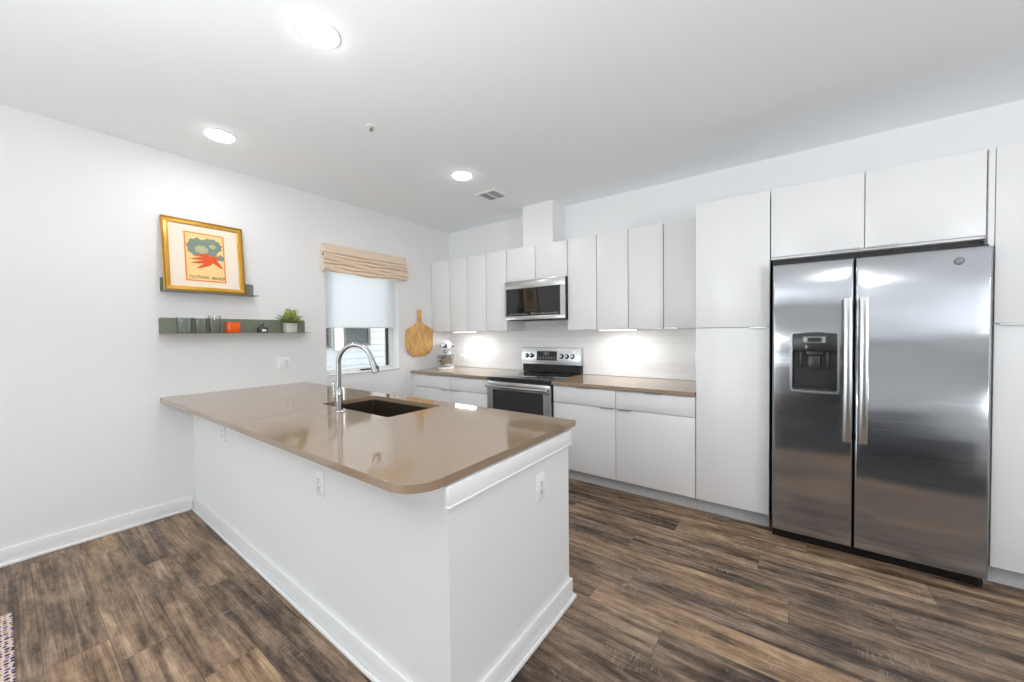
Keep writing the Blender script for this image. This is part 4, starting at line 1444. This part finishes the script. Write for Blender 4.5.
# plant
pyc = 1.592
t = thing('potted_plant', 'small leafy green plant in a square stone pot', 'plant', (sy, pyc, SZ))
b = B()
b.prism([(sy - 0.044, pyc - 0.046), (sy + 0.044, pyc - 0.046), (sy + 0.044, pyc + 0.046), (sy - 0.044, pyc + 0.046)], SZ, SZ + 0.088, 'Z', bev=0.004)
po = b.done('pot', M_POT, t)
B().cyl((sy, pyc, SZ + 0.0895), 0.036, 0.003, n=20).done('soil', M_SOIL, po)
bm = bmesh.new()
random.seed(3)
for k in range(110):
    az = random.uniform(0, 2 * pi)
    el = random.uniform(0.35, 1.5)
    ln = random.uniform(0.07, 0.15)
    base = Vector((sy + random.uniform(-0.02, 0.02), pyc + random.uniform(-0.02, 0.02), SZ + 0.09))
    dv = Vector((cos(az) * cos(el), sin(az) * cos(el), sin(el)))
    if base.x + dv.x * ln < 0.02:
        dv.x = abs(dv.x) * 0.3
    sdv = dv.cross(Vector((0, 0, 1))).normalized()
    wd = ln * random.uniform(0.13, 0.2)
    q = []
    for u, w_ in ((0.25, 0.05), (0.5, 0.7), (0.7, 1.0), (0.88, 0.7), (1.0, 0.03)):
        c_ = base + dv * ln * u + Vector((0, 0, -0.03 * u * u * cos(el)))
        q.append((c_ + sdv * wd * w_, c_ + Vector((0, 0, -0.002)), c_ - sdv * wd * w_))
    vs = [[bm.verts.new(p_) for p_ in tr_] for tr_ in q]
    for a_, c_ in zip(vs, vs[1:]):
        bm.faces.new((a_[0], a_[1], c_[1], c_[0]))
        bm.faces.new((a_[1], a_[2], c_[2], c_[1]))
    st = base
    e_ = base + dv * ln * 0.3
    w = Vector((0.0012, 0.0012, 0))
    f = [bm.verts.new(st - w), bm.verts.new(st + w), bm.verts.new(e_ + w), bm.verts.new(e_ - w)]
    bm.faces.new(f)
b = B(); b._merge(bm, 0, True)
o = b.done('foliage', M_LEAF, t)
md = o.modifiers.new('thick', 'SOLIDIFY'); md.thickness = 0.0008

# ------------------------------------------------------------------ ceiling fittings
def can(x, y, label, grp=None):
    t = thing('recessed_ceiling_light', label, 'ceiling light', (x, y, H), grp)
    B().lathe((x, y, H), [(0.0835, -0.0042), (0.086, -0.0065), (0.093, -0.0045), (0.095, -0.0003), (0.05, -0.0003), (0.05, -0.0042), (0.0835, -0.0042)], 40).done('trim_ring', M_TRIM, t)
    B().lathe((x, y, H), [(0, -0.027), (0.03, -0.026), (0.06, -0.021), (0.076, -0.013), (0.083, -0.005), (0.083, -0.0045), (0, -0.0045)], 40).done('lens', M_LENS, t)
    ld = bpy.data.lights.new('lamp', 'AREA')
    ld.shape = 'DISK'
    ld.size = 0.14
    ld.energy = CAN_W
    ld.color = (1, 0.995, 0.985)
    lo = bpy.data.objects.new('lamp', ld)
    COL.objects.link(lo)
    lo.parent = t
    lo.location = (0, 0, -0.030)
can(2.033, 0.906, 'largest-looking round recessed ceiling light, above the peninsula end')
can(0.602, 0.938, 'round recessed ceiling light closest to the picture wall')
can(1.475, 2.445, 'round recessed ceiling light closest to the ceiling vent')
for x, y in ((4.37, 0.82), (6.2, 0.9), (1.0, -1.4), (2.8, -1.4), (6.6, -1.8)):
    can(x, y, 'round recessed ceiling light in the room behind the camera', 'recessed lights behind the camera')
# sprinkler
t = thing('fire_sprinkler', 'small metal sprinkler head on the ceiling between the lights', 'sprinkler', (1.53, 1.508, H))
B().lathe((1.53, 1.508, H), [(0, -0.0002), (0.036, -0.0002), (0.034, -0.005), (0.012, -0.008), (0, -0.008)], 28).done('escutcheon', M_TRIM, t)
b = B(); b.cyl((1.53, 1.508, H - 0.014), 0.007, 0.012, n=16)
b.box(1.530 - 0.013, 1.530 - 0.010, 1.505, 1.511, H - 0.026, H - 0.008).box(1.530 + 0.010, 1.530 + 0.013, 1.505, 1.511, H - 0.026, H - 0.008)
b.cyl((1.53, 1.508, H - 0.027), 0.013, 0.002, n=20)
b.done('sprinkler_head', M_BRONZE, t)
# vent
vx0, vx1, vy0, vy1 = 1.285, 1.480, 2.885, 3.075
t = thing('ceiling_vent', 'white rectangular ceiling register with grey slatted openings', 'vent', ((vx0 + vx1) / 2, (vy0 + vy1) / 2, H))
b = B()
m_ = 0.035
b.box(vx0 - m_, vx1 + m_, vy0 - m_, vy0, H - 0.007, H - 0.0002, 0.002).box(vx0 - m_, vx1 + m_, vy1, vy1 + m_, H - 0.007, H - 0.0002, 0.002)
b.box(vx0 - m_, vx0, vy0, vy1, H - 0.007, H - 0.0002).box(vx1, vx1 + m_, vy0, vy1, H - 0.007, H - 0.0002)
xm = (vx0 + vx1) / 2
b.box(xm - 0.009, xm + 0.009, vy0, vy1, H - 0.007, H - 0.0002)
b.done('vent_frame', M_TRIM, t)
B().box(vx0, vx1, vy0, vy1, H - 0.0018, H - 0.0004).done('vent_backing', M_CHAR, t)
b = B()
for xa, xb in ((vx0, xm - 0.0092), (xm + 0.0092, vx1)):
    for i in range(9):
        y = vy0 + 0.006 + i * (vy1 - vy0 - 0.012) / 8.5
        b.box(xa + 0.0005, xb - 0.0005, y, y + 0.009, H - 0.0065, H - 0.004)
b.done('vent_slats', M_TOE, t)

# ------------------------------------------------------------------ rug
t = B().box(0.700, 2.70, -1.60, 0.004, 0.0, 0.009, 0.003)
tag(t.done('woven_rug', M_RUG), 'colourful woven rug corner on the wood floor near the baseboard', 'rug')

M_LAMPSH = simple('fill_lamp_white', (0.8, 0.8, 0.8), 0.4, noise=0.01)
for (bx, by_, bz, tilt, yaw, en), lab in zip(FILL_LAMPS, ('unseen fill lamp with wide upturned dish, added between the two rugs', 'unseen fill lamp with wide upturned dish, added beyond the sofa')):
    t = thing('added_fill_lamp', lab, 'lamp', (bx, by_, 0))  # out of view, added as fill light for the ceiling
    rot = Matrix.Rotation(radians(yaw), 4, 'Z') @ Matrix.Rotation(radians(tilt), 4, 'X')   # local -z is the beam
    M_ = Matrix.Translation((bx, by_, bz)) @ rot
    B().lathe((bx, by_, 0), [(0, 0), (0.14, 0), (0.14, 0.012), (0.13, 0.02), (0.02, 0.03), (0, 0.03)], 32).done('base', M_CHAR, t)
    ctr = M_ @ Vector((0, 0, 0.14))
    B().tube([(bx, by_, 0.03), (bx, by_, bz - 0.35), ctr], 0.012, 12).done('pole', M_CHAR, t)
    b = B()
    b.lathe((0, 0, 0), [(0, 0.135), (0.10, 0.13), (0.24, 0.085), (0.36, 0.01), (0.365, 0.0), (0.355, 0.0), (0.235, 0.078), (0.10, 0.12), (0, 0.125)], 48)
    b.bm.transform(M_)
    b.done('fill_lamp_dish', M_LAMPSH, t)
    ld = bpy.data.lights.new('lamp', 'AREA')
    ld.shape = 'DISK'
    ld.size = 0.66
    ld.energy = en
    ld.color = FILL_LAMP_COLOUR
    lo = bpy.data.objects.new('lamp', ld)
    COL.objects.link(lo)
    lo.parent = t
    lo.matrix_local = Matrix.Translation((0, 0, bz)) @ rot @ Matrix.Translation((0, 0, 0.012))
M_DKRUG = simple('dark_rug', (0.030, 0.030, 0.032), 0.95, noise=0.3, nscale=80)
M_SOFA = fabricmat('charcoal_fabric', (0.055, 0.056, 0.060))
tag(B().box(3.2, 6.4, -1.55, 0.50, 0.0, 0.010, 0.003).done('added_area_rug', M_DKRUG), 'unseen dark area rug added for the dark band low in the refrigerator doors', 'rug')  # unseen rug, added to darken what the refrigerator doors reflect
t = thing('sofa', 'unseen charcoal sofa added to darken the reflection in the refrigerator doors', 'sofa', (4.8, -2.1, 0))  # out of view, added for the dark band reflected in the refrigerator
b = B()
b.box(3.62, 5.98, -2.55, -1.70, 0.08, 0.30, 0.02)
b.done('base', M_SOFA, t)
for x0 in (3.82, 4.803):
    B().box(x0, x0 + 0.975, -2.33, -1.68, 0.305, 0.45, 0.04, seg=3).done('seat_cushion', M_SOFA, t)
    B().box(x0, x0 + 0.975, -2.36, -2.20, 0.455, 0.86, 0.05, seg=3).done('back_cushion', M_SOFA, t)
B().box(3.82, 5.778, -2.55, -2.365, 0.305, 0.80, 0.03, seg=3).done('backrest', M_SOFA, t)
for x0 in (3.60, 5.782):
    B().box(x0, x0 + 0.215, -2.56, -1.69, 0.301, 0.62, 0.04, seg=3).done('armrest', M_SOFA, t)
for x0 in (3.68, 5.90):
    for y0_ in (-2.48, -1.78):
        B().cyl((x0, y0_, 0.04), 0.022, 0.08, n=16).done('leg', M_BLACK, t)

for o in list(bpy.data.objects):
    if '_o' in o:
        del o['_o']
